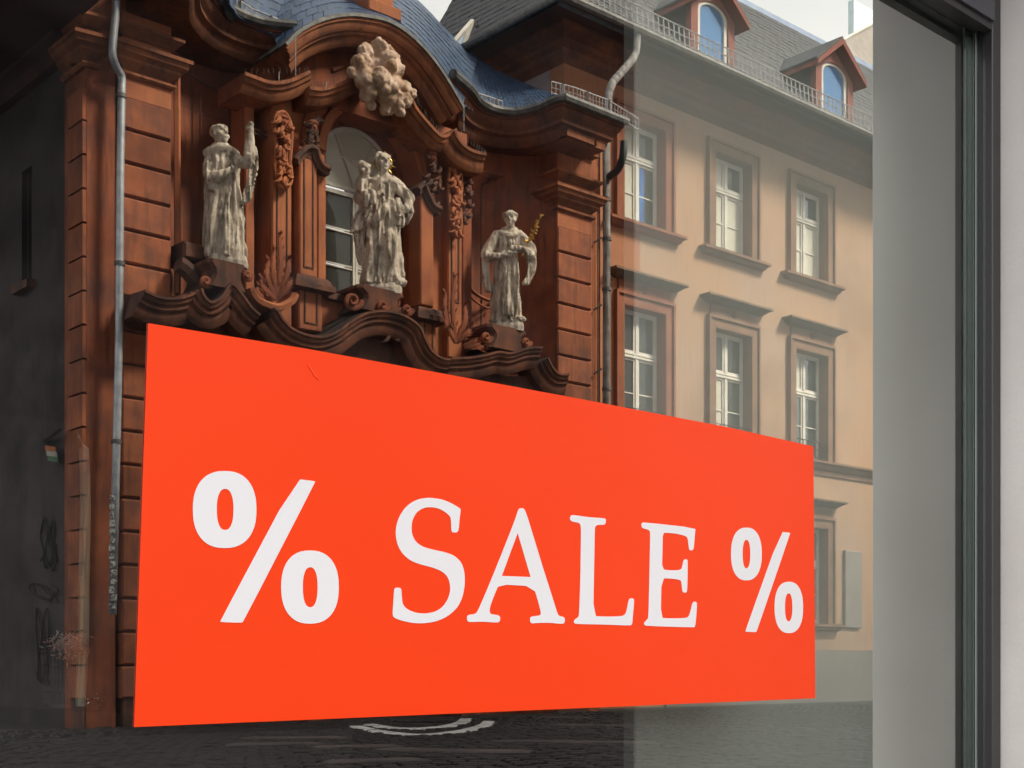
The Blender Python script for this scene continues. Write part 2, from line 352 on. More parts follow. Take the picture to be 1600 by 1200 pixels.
MB().box(XA-rw, XA+rw, 17.49, 17.53, 7.46, 7.51).build('transom', M['white_wood'], win)
MB().box(XA-.045, XA-.005, 17.495, 17.53, ZB+.1, 7.36).build('glazing_bar', M['white_wood'], win)
MB().box(XA+.005, XA+.045, 17.495, 17.53, ZB+.1, 7.36).build('glazing_bar', M['white_wood'], win)
for a in (58, 122):
    MB().bar((XA, 17.515, 7.5), (XA+rw*math.cos(R(a)), 17.515, ZS+rw*math.sin(R(a))), .03).build('glazing_bar', M['white_wood'], win)
MB().bbox(X0-.02, X1+.02, 16.9, 17.5, ZB-.12, ZB-.01).build('window_sill', M['sand_dark'], church)

# --- big corner pilasters in rusticated blocks
def rusticated(x0, x1, yf, z_first, n, hb, parent_mat='sand_block', side=0):
    core = MB().box(x0+.035, x1-.035, yf+.04, yf+.6, GZ, z_first+.03).build('pilaster', M['sand_dark'], church)
    for i in range(n):
        z1 = z_first-i*hb; z0 = z1-hb+.03
        MB().bbox(x0, x1, yf, yf+.5, z0, z1, .022).build('stone_block', M['sand_block'], core)
    return core
xl0, xl1 = xat(191, YP), xat(268, YP)
xr0, xr1 = xat(872, YP), xat(925, YP)
rusticated(xl0, xl1, YP, 7.67, 18, .452)
rusticated(xr0, xr1, YP, 7.67, 18, .452)
# plain corner strip and the side pilaster turned to the left
MB().box(7.605, 8.01, 17.095, 17.8, GZ, 9.6).build('corner_pier', M['sand'], church)
sp = MB().box(7.59, 7.66, 17.13, 17.56, GZ, 7.67).build('pilaster', M['sand_dark'], church)
for i in range(18):
    z1 = 7.67-i*.452; MB().box(7.55, 7.64, 17.1, 17.58, z1-.422, z1).build('stone_block', M['sand_block'], sp)
MB().box(xr1-.02, 17.3, 17.12, 17.8, GZ, 9.3).build('corner_pier', M['sand_light'], church)
CAP = [(-.3, 0), (.0, 0), (.22, 0), (.22, .05), (.19, .06), (.17, .12), (.10, .16), (.10, .2), (.03, .25), (.0, .28), (-.3, .28)]
CAP2 = [(-.3, 0), (.14, 0), (.14, .04), (.09, .08), (.04, .12), (.02, .14), (-.3, .14)]
def around(x0, x1, yf, back=.5): return [Vector((x0, yf+back, 0)), Vector((x0, yf, 0)), Vector((x1, yf, 0)), Vector((x1, yf+back, 0))]
def lift(p, z): return [Vector((q.x, q.y, z)) for q in p]
for (a, b, yf) in ((xl0, xl1, YP), (xr0, xr1, YP)):
    MB().box(a, b, yf+.01, yf+.5, 7.67, 9.5).build('entablature_block', M['sand_light'], church)
    MB().sweep(lift(around(a, b, yf), 8.33), CAP, 'plan').build('capital', M['cornice'], church)
    MB().sweep(lift(around(a, b, yf), 8.62), CAP2, 'plan').build('capital', M['cornice'], church)
    MB().sweep(lift(around(a, b, yf), 8.0), [(-.3, 0), (.05, 0), (.05, .03), (.02, .06), (-.3, .06)], 'plan').build('neck_moulding', M['cornice'], church)
    MB().sweep(lift(around(a, b, yf), 9.1), [(-.3, 0), (.09, 0), (.09, .04), (.03, .08), (-.3, .08)], 'plan').build('neck_moulding', M['cornice'], church)
# the capital wraps the corner strip and the side pilaster
for z, pr in ((8.33, CAP), (8.62, CAP2), (8.0, [(-.2, 0), (.05, 0), (.05, .03), (.02, .06), (-.2, .06)])):
    MB().sweep([Vector((7.57, 17.75, z)), Vector((7.57, 17.08, z)), Vector((7.72, 17.06, z)), Vector((7.74, 17.14, z)), Vector((7.99, 17.14, z))], pr, 'plan').build('capital', M['cornice'], church)
MB().box(7.6, 7.75, 17.1, 17.7, 7.67, 9.5).build('entablature_block', M['sand'], church)

# --- main cornice: curved wings and the swan-neck gable
def corn(D, h): return [(-D, 0), (0, 0), (0, .055), (-.03, .065), (-.04, .12), (-.09, .17), (-.13, h*.48), (-.13, h*.6), (-.2, h*.68), (-.22, h*.86), (-.28, h), (-D, h)]
wingL = catmull([(8.55, 15.75, 9.25), (8.80, 15.95, 9.25), (9.15, 16.55, 9.25), (9.62, 16.9, 9.25), (10.15, 16.95, 9.25), (10.62, 16.72, 9.25)], 6)
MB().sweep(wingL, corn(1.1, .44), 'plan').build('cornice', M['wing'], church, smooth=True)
wingR = catmull([(13.55, 16.75, 9.42), (13.9, 16.9, 9.42), (14.2, 17.05, 9.42), (14.55, 17.28, 9.42), (14.95, 17.35, 9.42), (15.3, 17.2, 9.42), (15.45, 16.85, 9.42), (15.47, 16.32, 9.42)], 6)+[Vector((15.5, 16.22, 9.42)), Vector((16.98, 16.22, 9.42)), Vector((16.98, 17.6, 9.42))]
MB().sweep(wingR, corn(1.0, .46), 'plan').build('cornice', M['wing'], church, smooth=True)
gable_px = [(446, 72), (466, 52), (490, 38), (516, 29), (547, 25), (578, 28), (609, 36), (640, 56), (668, 84), (690, 113), (708, 142), (724, 170)]
gable = curve_px(gable_px, 16.35, 5)
MB().sweep(gable, corn(1.0, .34)).build('gable_cornice', M['cornice'], church, smooth=True)
MB().sweep([p+Vector((0, .0, .02)) for p in gable], [(-.9, -.02), (.03, -.02), (.03, .03), (-.9, .03)]).build('gable_flashing', M['zinc'], church, smooth=True)
MB().box(15.8, 16.72, 16.42, 17.4, 8.955, 9.3).build('cornice_soffit', M['cornice'], church)
# field of the gable and band behind the wings
gf = [(p.x, p.z-.1) for p in curve_px(gable_px, 16.95, 4) if p.x < 13.45]
MB().prism([gf+[(13.5, 8.4), (10.4, 8.4)]], 16.9, 17.3).build('gable_field', M['sand'], church)
# gutters on the wings
MB().tube([p+Vector((0, -.02, .05)) for p in wingL[6:]], .075, 8).build('gutter', M['zinc'], church, smooth=True)
MB().tube([p+Vector((.0, -.03, .05)) for p in wingR], .08, 8).build('gutter', M['zinc'], church, smooth=True)

# --- inner cornice pieces
def icorn(D, h): return [(-D, 0), (0, 0), (0, .05), (-.03, .055), (-.05, .11), (-.09, .13), (-.1, h*.75), (-.16, h), (-D, h)]
for pts, Y, h, D in (([(384, 112), (400, 118), (425, 126), (453, 123), (484, 109)], 16.5, .24, .75),
                  ([(484, 134), (503, 136), (524, 131), (545, 122), (566, 110), (590, 108)], 16.5, .22, .6),
                  ([(618, 118), (632, 126), (642, 142), (652, 166), (671, 190), (690, 209), (702, 207), (713, 200)], 16.5, .22, .6),
                  ([(713, 203), (718, 214), (728, 226), (742, 234), (760, 238)], 16.45, .30, .8)):
    MB().sweep(curve_px(pts, Y, 5), icorn(D, h)).build('inner_cornice', M['cornice'], church, smooth=True)
MB().sweep(curve_px([(500, 158), (525, 150), (550, 140), (580, 132), (615, 140), (640, 165), (660, 200), (690, 232), (716, 236)], 16.85, 5), [(-.1, 0), (0, 0), (0, .05), (-.04, .07)]).build('inner_moulding', M['sand'], church, smooth=True)
MB().sweep(curve_px([(520, 106), (545, 96), (565, 92), (580, 90)], 16.86, 4), [(-.1, 0), (0, 0), (0, .05), (-.04, .07)]).build('inner_moulding', M['sand'], church, smooth=True)
# --- slim pilasters beside the niche (px left, px right, py top, py bottom, front Y)
def panelled(pxa, pxb, pyt, pyb, Y, rows, depth=.3, base=True, mat_='sand_light', name='pilaster'):
    xa, xb = xat(pxa, Y), xat(pxb, Y); zt = zat((pxa+pxb)/2, pyt, Y); zb = zat((pxa+pxb)/2, pyb, Y)
    p = MB().bbox(xa, xb, Y, Y+depth, zb, zt, .02).build(name, M[mat_], church)
    w_ = xb-xa
    for (za, zc) in rows:      # fillet frame of the raised panel
        A, B = xa+w_*.22, xb-w_*.22
        MB().prism([[(A, zb+za), (B, zb+za), (B, zt-zc), (A, zt-zc)], [(A+.022, zb+za+.022), (B-.022, zb+za+.022), (B-.022, zt-zc-.022), (A+.022, zt-zc-.022)]], Y-.012, Y+.01).build('panel_fillet', M['sand_dark'], p)
    return p, xa, xb, zt, zb
LOWER = [(400, 10)]
pa = panelled(425, 456, 152, 520, 16.86, [(.9, 1.3)])
pb = panelled(468, 496, 232, 432, 16.78, [(.12, .12)])
panelled(496.5, 508, 240, 445, 16.86, [], .2)
pa2 = panelled(700, 722, 232, 560, 16.86, [(.9, 1.2)])
pb2 = panelled(657, 678, 290, 478, 16.78, [])
panelled(383, 398, 150, 470, 17.0, [], .4, mat_='sand_light')
panelled(722.5, 738, 236, 560, 16.98, [], .5, mat_='sand')
for (pxa, pxb, py, Y) in ((465, 512, 432, 16.74), (655, 690, 482, 16.74)):   # bases
    xa, xb = xat(pxa, Y), xat(pxb, Y); z = zat((pxa+pxb)/2, py, Y)
    MB().sweep([Vector((xa, Y+.3, z)), Vector((xa, Y, z)), Vector((xb, Y, z)), Vector((xb, Y+.3, z))], [(-.12, 0), (0, 0), (.04, .05), (.05, .1), (.09, .12), (.09, .2), (.03, .22), (-.12, .22)], 'plan').build('pilaster_base', M['sand_dark'], church, smooth=True)
    panelled(pxa+2, pxb-8, py+12, py+85, Y+.06, [(.1, .1)])
# scrolled shoulders over the slim pilasters
for pts in ([(460, 246), (466, 238), (478, 227), (490, 226), (499, 232), (503, 246), (509, 256), (516, 258)], [(652, 292), (658, 286), (665, 282), (671, 296), (680, 316), (690, 322)]):
    MB().sweep(curve_px(pts, 16.72, 5), [(-.35, 0), (0, 0), (.03, .03), (.03, .06), (-.02, .09), (-.03, .13), (-.35, .14)]).build('scroll_shoulder', M['sand_dark'], church, smooth=True)
# impost moulding on the niche reveal
MB().sweep([Vector((X1-.005, 17.42, 7.42)), Vector((X1-.005, 16.98, 7.42)), Vector((X1+.1, 16.98, 7.42))], [(-.05, 0), (.06, 0), (.06, .04), (.02, .09), (-.05, .1)], 'plan').build('impost', M['sand_dark'], church)
# engaged wall panels (thin fillets drawn in relief)
def fillet(pts, Y=None, r=.014, m_='sand_dark', n=4, straight=False):
    path = [P(p[0], p[1], p[2] if len(p) > 2 else Y) for p in pts] if straight else curve_px(pts, Y, n)
    MB().tube(path, r, 5).build('panel_fillet', M[m_], church, smooth=True)
fillet([(313, 140, 17.66), (313, 250, 17.66), (313, 395, 17.66)], straight=True)
fillet([(282, 100, 17.3), (300, 118, 17.5), (330, 137, 17.66), (345, 143, 17.7), (349, 158, 17.72), (357, 166, 17.72), (358, 240, 17.72)])
fillet([(276, 0, 17.1), (278, 30, 17.15), (290, 55, 17.3), (320, 85, 17.55), (360, 105, 17.68), (384, 112, 17.68)], r=.03, m_='sand')
fillet([(350, 350, 17.7), (385, 350, 17.6), (398, 345, 17.3), (399, 240, 17.2)], r=.025, m_='sand')
fillet([(362, 386, 17.7), (380, 372, 17.68), (396, 352, 17.5)], r=.02, m_='sand')
fillet([(752, 520, 17.7), (752, 300, 17.7), (754, 288, 17.7), (763, 285, 17.75), (764, 278, 17.8), (825, 292, 17.72), (826, 298, 17.7), (835, 305, 17.65), (836, 540, 17.62)], straight=True, r=.018)
fillet([(726, 432, 17.4), (738, 455, 17.5), (760, 468, 17.65), (772, 469, 17.75)], r=.035, m_='sand')
fillet([(726, 446, 17.4), (738, 467, 17.5), (758, 480, 17.65), (768, 481, 17.75)], r=.02, m_='sand')
fillet([(850, 280, 17.35), (850, 560, 17.35)], straight=True, r=.03, m_='sand')
fillet([(722, 262, 17.05), (790, 275, 17.8), (850, 270, 17.4), (868, 262, 17.05)], r=.03, m_='sand')
fillet([(385, 198, 17.0), (424, 210, 17.0)], straight=True, r=.02)
fillet([(385, 205, 17.0), (424, 217, 17.0)], straight=True, r=.02)
fillet([(276, 95, 17.1), (277, 300, 17.1), (277, 460, 17.1)], straight=True, r=.05, m_='sand_light')

# --- carved rocaille ornaments
def carving(px0, py0, px1, py1, Y, n, seed, m_='sand_light', up=False, leafy=.5):
    rnd = random.Random(seed); b = MB(); sc_ = P((px0+px1)/2, (py0+py1)/2, Y); d = c_*sc_.x+s_*sc_.y; u = d/F
    for i in range(n):
        a = (i+.5)/n
        cy = py0+(py1-py0)*a; cx = (px0+px1)/2+(rnd.random()-.5)*(px1-px0)*.75
        L = (6+rnd.random()*8); ang = rnd.uniform(-.6, .6)+(math.pi/2 if not up else -math.pi/2); cur = rnd.choice((-1, 1))*rnd.uniform(.25, .6)
        pts = []; rs = []; x, y = cx, cy; yo = Y-.02-rnd.random()*.06
        for k in range(9):
            pts.append(P(x, y, yo-.05*math.sin(k/8*math.pi))); rs.append(u*(2.9*(1-k/8)**.6+.7))
            x += math.cos(ang)*L/6; y += math.sin(ang)*L/6; ang += cur*(.4+k*.14)
        b.tube(pts, rs, 6, flat=1.4)
        if rnd.random() < leafy: b.ball(P(cx, cy, yo), u*rnd.uniform(2, 3.6), 8, 6)
    return b.build('carved_ornament', M[m_], church, smooth=True)
carving(430, 182, 456, 290, 16.8, 34, 1)
carving(478, 182, 498, 232, 16.85, 18, 2, 'sand_dark')
carving(664, 235, 690, 320, 16.85, 24, 3, 'sand_dark')
carving(702, 262, 722, 365, 16.8, 28, 4)
carving(722, 275, 740, 345, 16.95, 12, 5, 'sand_dark')
carving(558, 455, 632, 486, 16.6, 26, 6, 'sand', leafy=.8)
carving(766, 512, 815, 540, 16.6, 16, 7, 'sand', leafy=.5)
carving(600, 500, 640, 530, 16.6, 14, 8, 'sand_dark', leafy=.6)
for pts in ([(432, 178), (428, 200), (431, 230), (430, 262), (436, 284), (448, 292), (455, 280), (453, 250), (455, 220), (454, 195), (444, 176), (432, 178)], [(703, 262), (701, 290), (703, 330), (705, 356), (712, 366), (720, 356), (719, 320), (721, 285), (716, 262), (703, 262)],
            [(438, 215), (446, 205), (450, 225), (442, 245), (446, 268), (452, 262)], [(708, 300), (714, 292), (717, 310), (710, 328), (713, 345)]):
    MB().tube(curve_px(pts, 16.78, 5), .032, 7).build('cartouche', M['sand_light'], church, smooth=True)
# frame of the ornaments: a small face at the top of each
for (px, py) in ((442, 192), (489, 200), (712, 270), (676, 248)):
    b = MB(); p = P(px, py, 16.76); b.ball(p, .075, 12, 8, (.85, .8, 1.15)); b.ball(p+Vector((0, -.06, -.01)), .02, 6, 5); b.ball(p+Vector((0, -.01, .07)), .075, 8, 6, (1.2, .8, .6))
    b.build('carved_mask', M['sand'], church, smooth=True)
# acanthus flames standing on the portal cornice
def flame(root, tips, Y, m_='sand', w=7):
    b = MB()
    for (tx, ty, bend) in tips:
        mx_, my_ = (root[0]+tx)/2+bend, (root[1]+ty)/2
        cp = catmull([P(root[0], root[1], Y), P(mx_, my_, Y-.08), P(tx-bend*.1, ty+8, Y-.05), P(tx+bend*.5, ty, Y-.14)], 6); n = len(cp)
        u = (c_*cp[0].x+s_*cp[0].y)/F
        b.tube(cp, [u*w*(1-.8*(i/(n-1)))*(.55+.45*math.sin(min(1, i/(n*.35))*math.pi/2)) for i in range(n)], 8, flat=.5)
        for i in range(3, n-1, 2):        # serrated lobes along the leaf
            for sgn in (-1, 1):
                q = cp[i]; T = (cp[i]-cp[i-1]).normalized(); N = Vector((T.z, 0, -T.x))*sgn
                rr = u*w*(1-.7*i/n); b.tube([q, q+N*rr*.9+T*rr*.5, q+N*rr*1.25+T*rr*1.3+Vector((0, -.03, 0))], [rr*.42, rr*.34, rr*.08], 6, flat=.6)
    return b.build('acanthus_leaf', M[m_], church, smooth=True)
flame((432, 468), [(437, 362, 4), (452, 398, 6), (419, 400, -8), (409, 428, -10), (455, 425, 7), (428, 385, -3)], 16.5)
flame((415, 475), [(404, 440, -6), (398, 455, -5)], 16.5)
flame((712, 535), [(710, 428, -4), (695, 452, -8), (727, 470, 7), (733, 505, 8), (696, 480, -6), (706, 505, -4)], 16.55)
flame((725, 542), [(748, 528, 5), (758, 538, 2)], 16.5)
# shell under the left leaves
MB().sweep(curve_px([(398, 448), (404, 462), (418, 470), (436, 474), (452, 466), (457, 456)], 16.4, 5), [(-.35, 0), (0, 0), (.05, .04), (.03, .1), (-.35, .12)]).build('carved_shell', M['sand_light'], church, smooth=True)

# --- portal cornice that rises and falls over the door
def pcorn(D, h): return [(-D, -.06), (0, 0), (.0, .035), (-.03, .04), (-.04, .09), (-.08, .12), (-.08, .16), (-.13, .2), (-.13, .25), (-.2, h), (-D, h)]
for pts, Y, D in (([(228, 452), (247, 461), (268, 464), (292, 461), (317, 450)], 16.35, .8),
               ([(317, 450), (322, 462), (332, 470), (346, 462), (355, 448), (361, 441)], 16.3, 1.0),
               ([(361, 441), (371, 446), (383, 462), (398, 482), (408, 490)], 16.3, .9),
               ([(430, 480), (436, 484), (446, 500), (462, 514), (484, 522), (506, 524), (528, 516), (547, 502), (572, 488), (603, 484), (636, 493), (658, 510), (667, 530), (676, 546), (690, 557), (705, 560)], 16.3, .8),
               ([(705, 558), (734, 557), (760, 553), (780, 548), (800, 550), (826, 542), (848, 541)], 16.35, .8),
               ([(858, 558), (866, 574), (876, 583), (890, 583)], 16.4, .5)):
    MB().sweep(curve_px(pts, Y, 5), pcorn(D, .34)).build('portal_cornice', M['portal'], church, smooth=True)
MB().prism([[XZ(300, 560, 16.9), XZ(700, 640, 16.9), XZ(840, 660, 16.9), XZ(840, 590, 16.9), XZ(700, 590, 16.9), XZ(600, 515, 16.9), XZ(500, 552, 16.9), XZ(420, 520, 16.9), XZ(360, 480, 16.9), XZ(300, 495, 16.9)]], 16.75, 17.1).build('portal_field', M['sand_dark'], church)
dl = [(11.05, GZ), (13.65, GZ), (13.65, 2.2)]+[(12.35+1.3*math.cos(R(a)), 2.2+.7*math.sin(R(a))) for a in range(10, 171, 10)]+[(11.05, 2.2)]
dl2 = [(12.35+(x-12.35)*1.22, z if z < 0 else z+.28) for x, z in dl]
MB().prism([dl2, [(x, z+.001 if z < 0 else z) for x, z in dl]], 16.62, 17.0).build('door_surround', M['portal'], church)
dr_ = MB().prism([dl], 16.9, 16.98).build('door', M['soffit'], church)
for x0 in (11.2, 12.42):
    for z0, z1 in ((GZ+.2, .1), (.25, 1.2), (1.35, 2.2)): MB().bbox(x0+.05, x0+1.02, 16.86, 16.9, z0, z1, .03).build('door_panel', M['dormer'], dr_)
MB().bar((12.30, 16.82, .2), (12.30, 16.82, .45), .03).build('handle', M['gold'], dr_)
# pedestals under the statues
def pedestal(pxa, pxb, pyt, pyb, Y, D, dark=.05):
    xa, xb = xat(pxa, Y), xat(pxb, Y); pm = (pxa+pxb)/2; zt = zat(pm, pyt, Y); zb = zat(pm, pyb, Y); cx = (xa+xb)/2; w_ = (xb-xa)/2
    b = MB(); v = []; f = []
    pr = [(1.12, zt), (1.14, zt-.05), (1.0, zt-.09), (.86, zt-.13), (.84, zt-.2*(zt-zb)-.12), (.9, zb+(zt-zb)*.35), (1.05, zb+.06), (1.15, zb)]
    for s1, z in pr:
        v += [(cx-w_*s1, Y, z), (cx-w_*s1*.8, Y-.06, z), (cx+w_*s1*.8, Y-.06, z), (cx+w_*s1, Y, z), (cx+w_*s1, Y+D, z), (cx-w_*s1, Y+D, z)]
    for i in range(len(pr)-1):
        for k in range(6): l = (k+1) % 6; f.append(((i+1)*6+k, (i+1)*6+l, i*6+l, i*6+k))
    f.append(tuple(range(6))); f.append(tuple(reversed([(len(pr)-1)*6+k for k in range(6)])))
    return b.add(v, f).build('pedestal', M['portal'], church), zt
_, zL = pedestal(327, 380, 410, 452, 16.4, .7)
_, zC = pedestal(562, 626, 452, 490, 16.5, .6)
_, zR = pedestal(764, 818, 512, 548, 16.45, .6)
for (px, py, r) in ((551, 470, 14), (636, 484, 8), (598, 478, 9), (760, 527, 8), (822, 535, 7), (322, 440, 9), (386, 430, 7)):
    b = MB(); pts = []; rs = []
    for k in range(26):
        a = k*.42; rr = r*(1-k/28); pts.append(P(px+math.cos(a)*rr, py+math.sin(a)*rr, 16.45-.004*k)); rs.append(.045*(1-k/40))
    b.tube(pts, rs, 7); b.build('scroll', M['sand'], church, smooth=True)
# dark stone block behind the left statue's pedestal
MB().bbox(xat(277, 17.0), xat(320, 17.0), 16.8, 17.4, zat(300, 412, 17.0), zat(300, 386, 17.0), .03).build('bracket_block', M['sand_dark'], church)
MB().tube(curve_px([(278, 412), (290, 420), (305, 436), (318, 440)], 16.8, 5), .12, 8).build('scroll', M['sand_dark'], church, smooth=True)
# pedestal on top of the gable
MB().bbox(*[xat(570, 16.9), xat(622, 16.9)], 16.8, 17.6, zat(596, 28, 16.9), zat(596, 8, 16.9), .02).build('gable_pedestal', M['sand_light'], church)
MB().bbox(*[xat(576, 16.9), xat(612, 16.9)], 16.85, 17.5, zat(596, 8, 16.9), zat(596, -60, 16.9), .02).build('gable_pedestal', M['sand_light'], church)

# lightning wires and bird spikes on the cornices
wb = MB()
for (px, y0, y1) in ((462, 52, 118), (436, 112, 126), (725, 168, 205), (510, 128, 140)): wb.tube([P(px, y0, 16.2), P(px, y1, 16.2)], .006, 4)
rnd = random.Random(21)
for (x0, y0, x1, y1) in ((384, 108, 484, 106), (486, 132, 560, 113), (642, 140, 690, 208), (716, 204, 760, 236), (600, 482, 662, 508)):
    for k in range(12):
        t = k/11+rnd.uniform(-.02, .02); px, py = x0+(x1-x0)*t, y0+(y1-y0)*t+8; wb.tube([P(px, py, 16.45), P(px+rnd.uniform(-2, 2), py-9, 16.42)], .0035, 3)
wb.build('bird_spikes', M['steel'], church, kind='stuff')
# --- remeshed sculpture helper
def sculpt(b, name, mat_, parent, loc, voxel, folds=None, rough=.004, seed=1, at=None):
    me = bpy.data.meshes.new('tmp'); me.from_pydata(b.v, [], b.f); o = link(bpy.data.objects.new('tmp', me))
    md = o.modifiers.new('r', 'REMESH'); md.mode = 'VOXEL'; md.voxel_size = voxel
    sm = o.modifiers.new('s', 'SMOOTH'); sm.iterations = 1; sm.factor = .4
    dg = bpy.context.evaluated_depsgraph_get(); dg.update()
    nm = bpy.data.meshes.new_from_object(o.evaluated_get(dg)); bpy.data.objects.remove(o); nm.name = name
    nn = [v.normal.copy() for v in nm.vertices]
    for v, q in zip(nm.vertices, nn):
        c = v.co; d = 0
        if folds: d += folds(c, q)
        d += rough*noise.noise(c*18+Vector((seed, 0, 0)))*1.5+rough*noise.noise(c*45)
        v.co = c+q*d
    nm.materials.clear(); nm.materials.append(mat_)
    nm.polygons.foreach_set('use_smooth', [True]*len(nm.polygons))
    ob = link(bpy.data.objects.new(name, nm)); ob.location = loc
    if parent is not None: ob.parent = parent
    WL[ob.name] = WL[parent.name] if parent is not None else Vector(loc)
    return ob
# cloud relief hanging from the gable
b = MB(); cb = Vector(P(598, 120, 16.3)); rnd = random.Random(3)
puffs = [(570, 80, 12), (590, 78, 14), (610, 84, 13), (562, 100, 14), (580, 100, 18), (602, 105, 19), (618, 108, 12), (550, 112, 8), (570, 122, 17), (592, 128, 20), (615, 132, 18), (632, 140, 12), (641, 148, 9), (578, 145, 14), (600, 150, 17), (620, 158, 14), (630, 160, 10), (584, 162, 8), (607, 168, 10), (622, 173, 9)]
for x, y, r in puffs:
    u = 20.6/F; p = P(x, y, 16.35)-cb; p.y += rnd.uniform(-.05, .1); b.ball(p, r*u, 14, 10)
    for k in range(4):
        a = rnd.uniform(0, 6.28); e = rnd.uniform(-.9, .9)
        if r < 9: continue
        b.ball(p+Vector((math.cos(a)*math.cos(e), -abs(math.sin(a))*math.cos(e), math.sin(e)))*r*u*.85, r*u*rnd.uniform(.4, .6), 10, 8)
    for k in range(2 if y < 95 else 0):
        a = rnd.uniform(0, 6.28); q0 = p+Vector((0, -r*u*.8, 0)); b.tube([q0+Vector((math.cos(a+j*.7), 0, math.sin(a+j*.7)))*r*u*(.9-.13*j) for j in range(6)], [r*u*.16*(1-j*.12) for j in range(6)], 7)
cl = sculpt(b, 'cloud_relief', M['cloud'], church, cb-WL[church.name], .016, lambda c, q: .022*noise.noise(c*7+Vector((0, 0, 4)))+.014*(abs(noise.noise(c*13))-.2), rough=.006)
tag(cl, 'pale carved cloud hanging from the gable')

# --- church roof in slates
slate_me = {}
def slate_mesh(m_, kind='r'):
    if (m_, kind) not in slate_me:
        b = MB(); w_ = .5; pts = [(-w_, 0), (-w_*.9, -.62), (-w_*.45, -.92), (0, -1.0), (w_*.45, -.92), (w_*.9, -.62), (w_, 0), (w_, .25), (-w_, .25)]
        if kind == 's': pts = [(-w_, -1), (w_, -1), (w_, .25), (-w_, .25)]
        v = [(x, z, .022+(-z)*.012) for x, z in pts]+[(x, z, 0) for x, z in pts]; k = len(pts)
        f = [tuple(range(k))]+[((i+1) % k, i, k+i, k+(i+1) % k) for i in range(k)]
        me = bpy.data.meshes.new('slate'); me.from_pydata(v, [], f); me.materials.append(M[m_]); me.update(); slate_me[(m_, kind)] = me
    return slate_me[(m_, kind)]
def slates(E, U, nu, nv, m_, roof, kind='r', stuff=False, thick=1):
    """E, U: eave and upper curves as lists of points; lays nv courses of nu slates from eave to top"""
    def at(L, t):
        s = t*(len(L)-1); i = min(int(s), len(L)-2); return L[i].lerp(L[i+1], s-i)
    base = WL[roof.name]; me = slate_mesh(m_, kind); rnd = random.Random(nu*nv)
    V = []; Fc = []
    for j in range(nv):
        for i in range(nu+1):
            t = (i+.5*(j % 2))/nu
            if t > 1.0: continue
            s = (j+1)/nv
            p = at(E, t).lerp(at(U, t), s); q = at(E, t).lerp(at(U, t), max(0, s-1/nv)); t2 = min(1, t+.5/nu); t1 = max(0, t-.5/nu)
            a = at(E, t1).lerp(at(U, t1), s-.5/nv); c = at(E, t2).lerp(at(U, t2), s-.5/nv)
            up = p-q; L = up.length*1.3; up = up.normalized(); rt = (c-a); W_ = rt.length*(.97 if t1 > 0 and t2 < 1 else 1.5); rt = rt.normalized(); nr = rt.cross(up).normalized()
            tilt = rnd.uniform(-.02, .02); rt2 = rt+up*tilt
            mat4 = Matrix.Identity(4)
            for k in range(3): mat4[k][0] = rt2[k]*W_; mat4[k][1] = up[k]*L; mat4[k][2] = nr[k]*thick*rnd.uniform(.45, .7); mat4[k][3] = p[k]
            if stuff:
                n0 = len(V); V += [mat4 @ v.co for v in me.vertices]; Fc += [tuple(n0+x for x in pl.vertices) for pl in me.polygons]
            else:
                o = link(bpy.data.objects.new('slate', me)); mat4.translation = mat4.translation-base; o.parent = roof; o.matrix_parent_inverse = mat4
    if stuff:
        b = MB(); b.v = [tuple(v) for v in V]; b.f = Fc; return b.build('slate_field', M[m_], roof, kind='stuff')
def ruled(E, U, name, m_, parent, dz=-.03, n=24, smooth=True):
    b = MB(); v = []; f = []
    for L in (E, U):
        for i in range(n+1):
            s = i/n*(len(L)-1); k = min(int(s), len(L)-2); p = L[k].lerp(L[k+1], s-k); v.append(p+Vector((0, .02, dz)))
    v += [q+Vector((0, .06, -.12)) for q in v]; N = 2*(n+1)
    for i in range(n): f += [(i, i+1, n+2+i, n+1+i), (N+i, N+n+1+i, N+n+2+i, N+i+1), (i, N+i, N+i+1, i+1)]
    return b.add(v, f).build(name, M[m_], parent)
E1 = [p+Vector((0, .05, .05)) for p in curve_px([(440, 78, 16.6), (470, 48, 16.5), (516, 28, 16.5), (547, 25, 16.5), (578, 28, 16.5), (609, 36, 16.5), (640, 56, 16.5), (668, 84, 16.5), (690, 113, 16.5), (708, 142, 16.5), (724, 164, 16.6)], n=4)]
U1 = curve_px([(400, -60, 19), (450, -60, 19.5), (500, -60, 20), (550, -55, 20.2), (600, -40, 20.4), (640, -8, 20.4), (668, 18, 20.4), (690, 42, 20.4), (710, 62, 20.3), (730, 82, 20.2), (745, 92, 20.0)], n=4)
roof1 = ruled(E1, U1, 'roof', 'slate_grey', church)
slates(E1, U1, 30, 10, 'slate', roof1, 's', thick=1.4)
E2 = [P(726, 166, 17.1), P(745, 176, 17.5), P(768, 186, 17.7), P(795, 191, 17.6), P(818, 186, 17.3), P(838, 170, 16.9), P(860, 156, 16.5), P(880, 158, 16.4)]
U2 = [P(735, 84, 20.2), P(752, 98, 20), P(775, 112, 19.7), P(800, 124, 19.4), P(820, 133, 19.0), P(840, 140, 18.6), P(862, 147, 18.2), P(905, 160, 17.9)]
roof2 = ruled(E2, U2, 'roof', 'slate_grey', church)
slates(E2, U2, 26, 10, 'slate', roof2, thick=1.4)
E3 = [P(352, -20, 16.6), P(358, 5, 16.75), P(372, 24, 16.95), P(395, 40, 17.05), P(430, 55, 16.95), P(456, 62, 16.85)]
U3 = [P(390, -120, 19), P(400, -110, 19), P(420, -100, 19), P(445, -90, 19), P(480, -70, 19), P(540, -40, 19)]
roof3 = ruled(E3, U3, 'roof', 'slate_grey', church)
slates(E3, U3, 14, 12, 'slate', roof3, 's', thick=1.4)
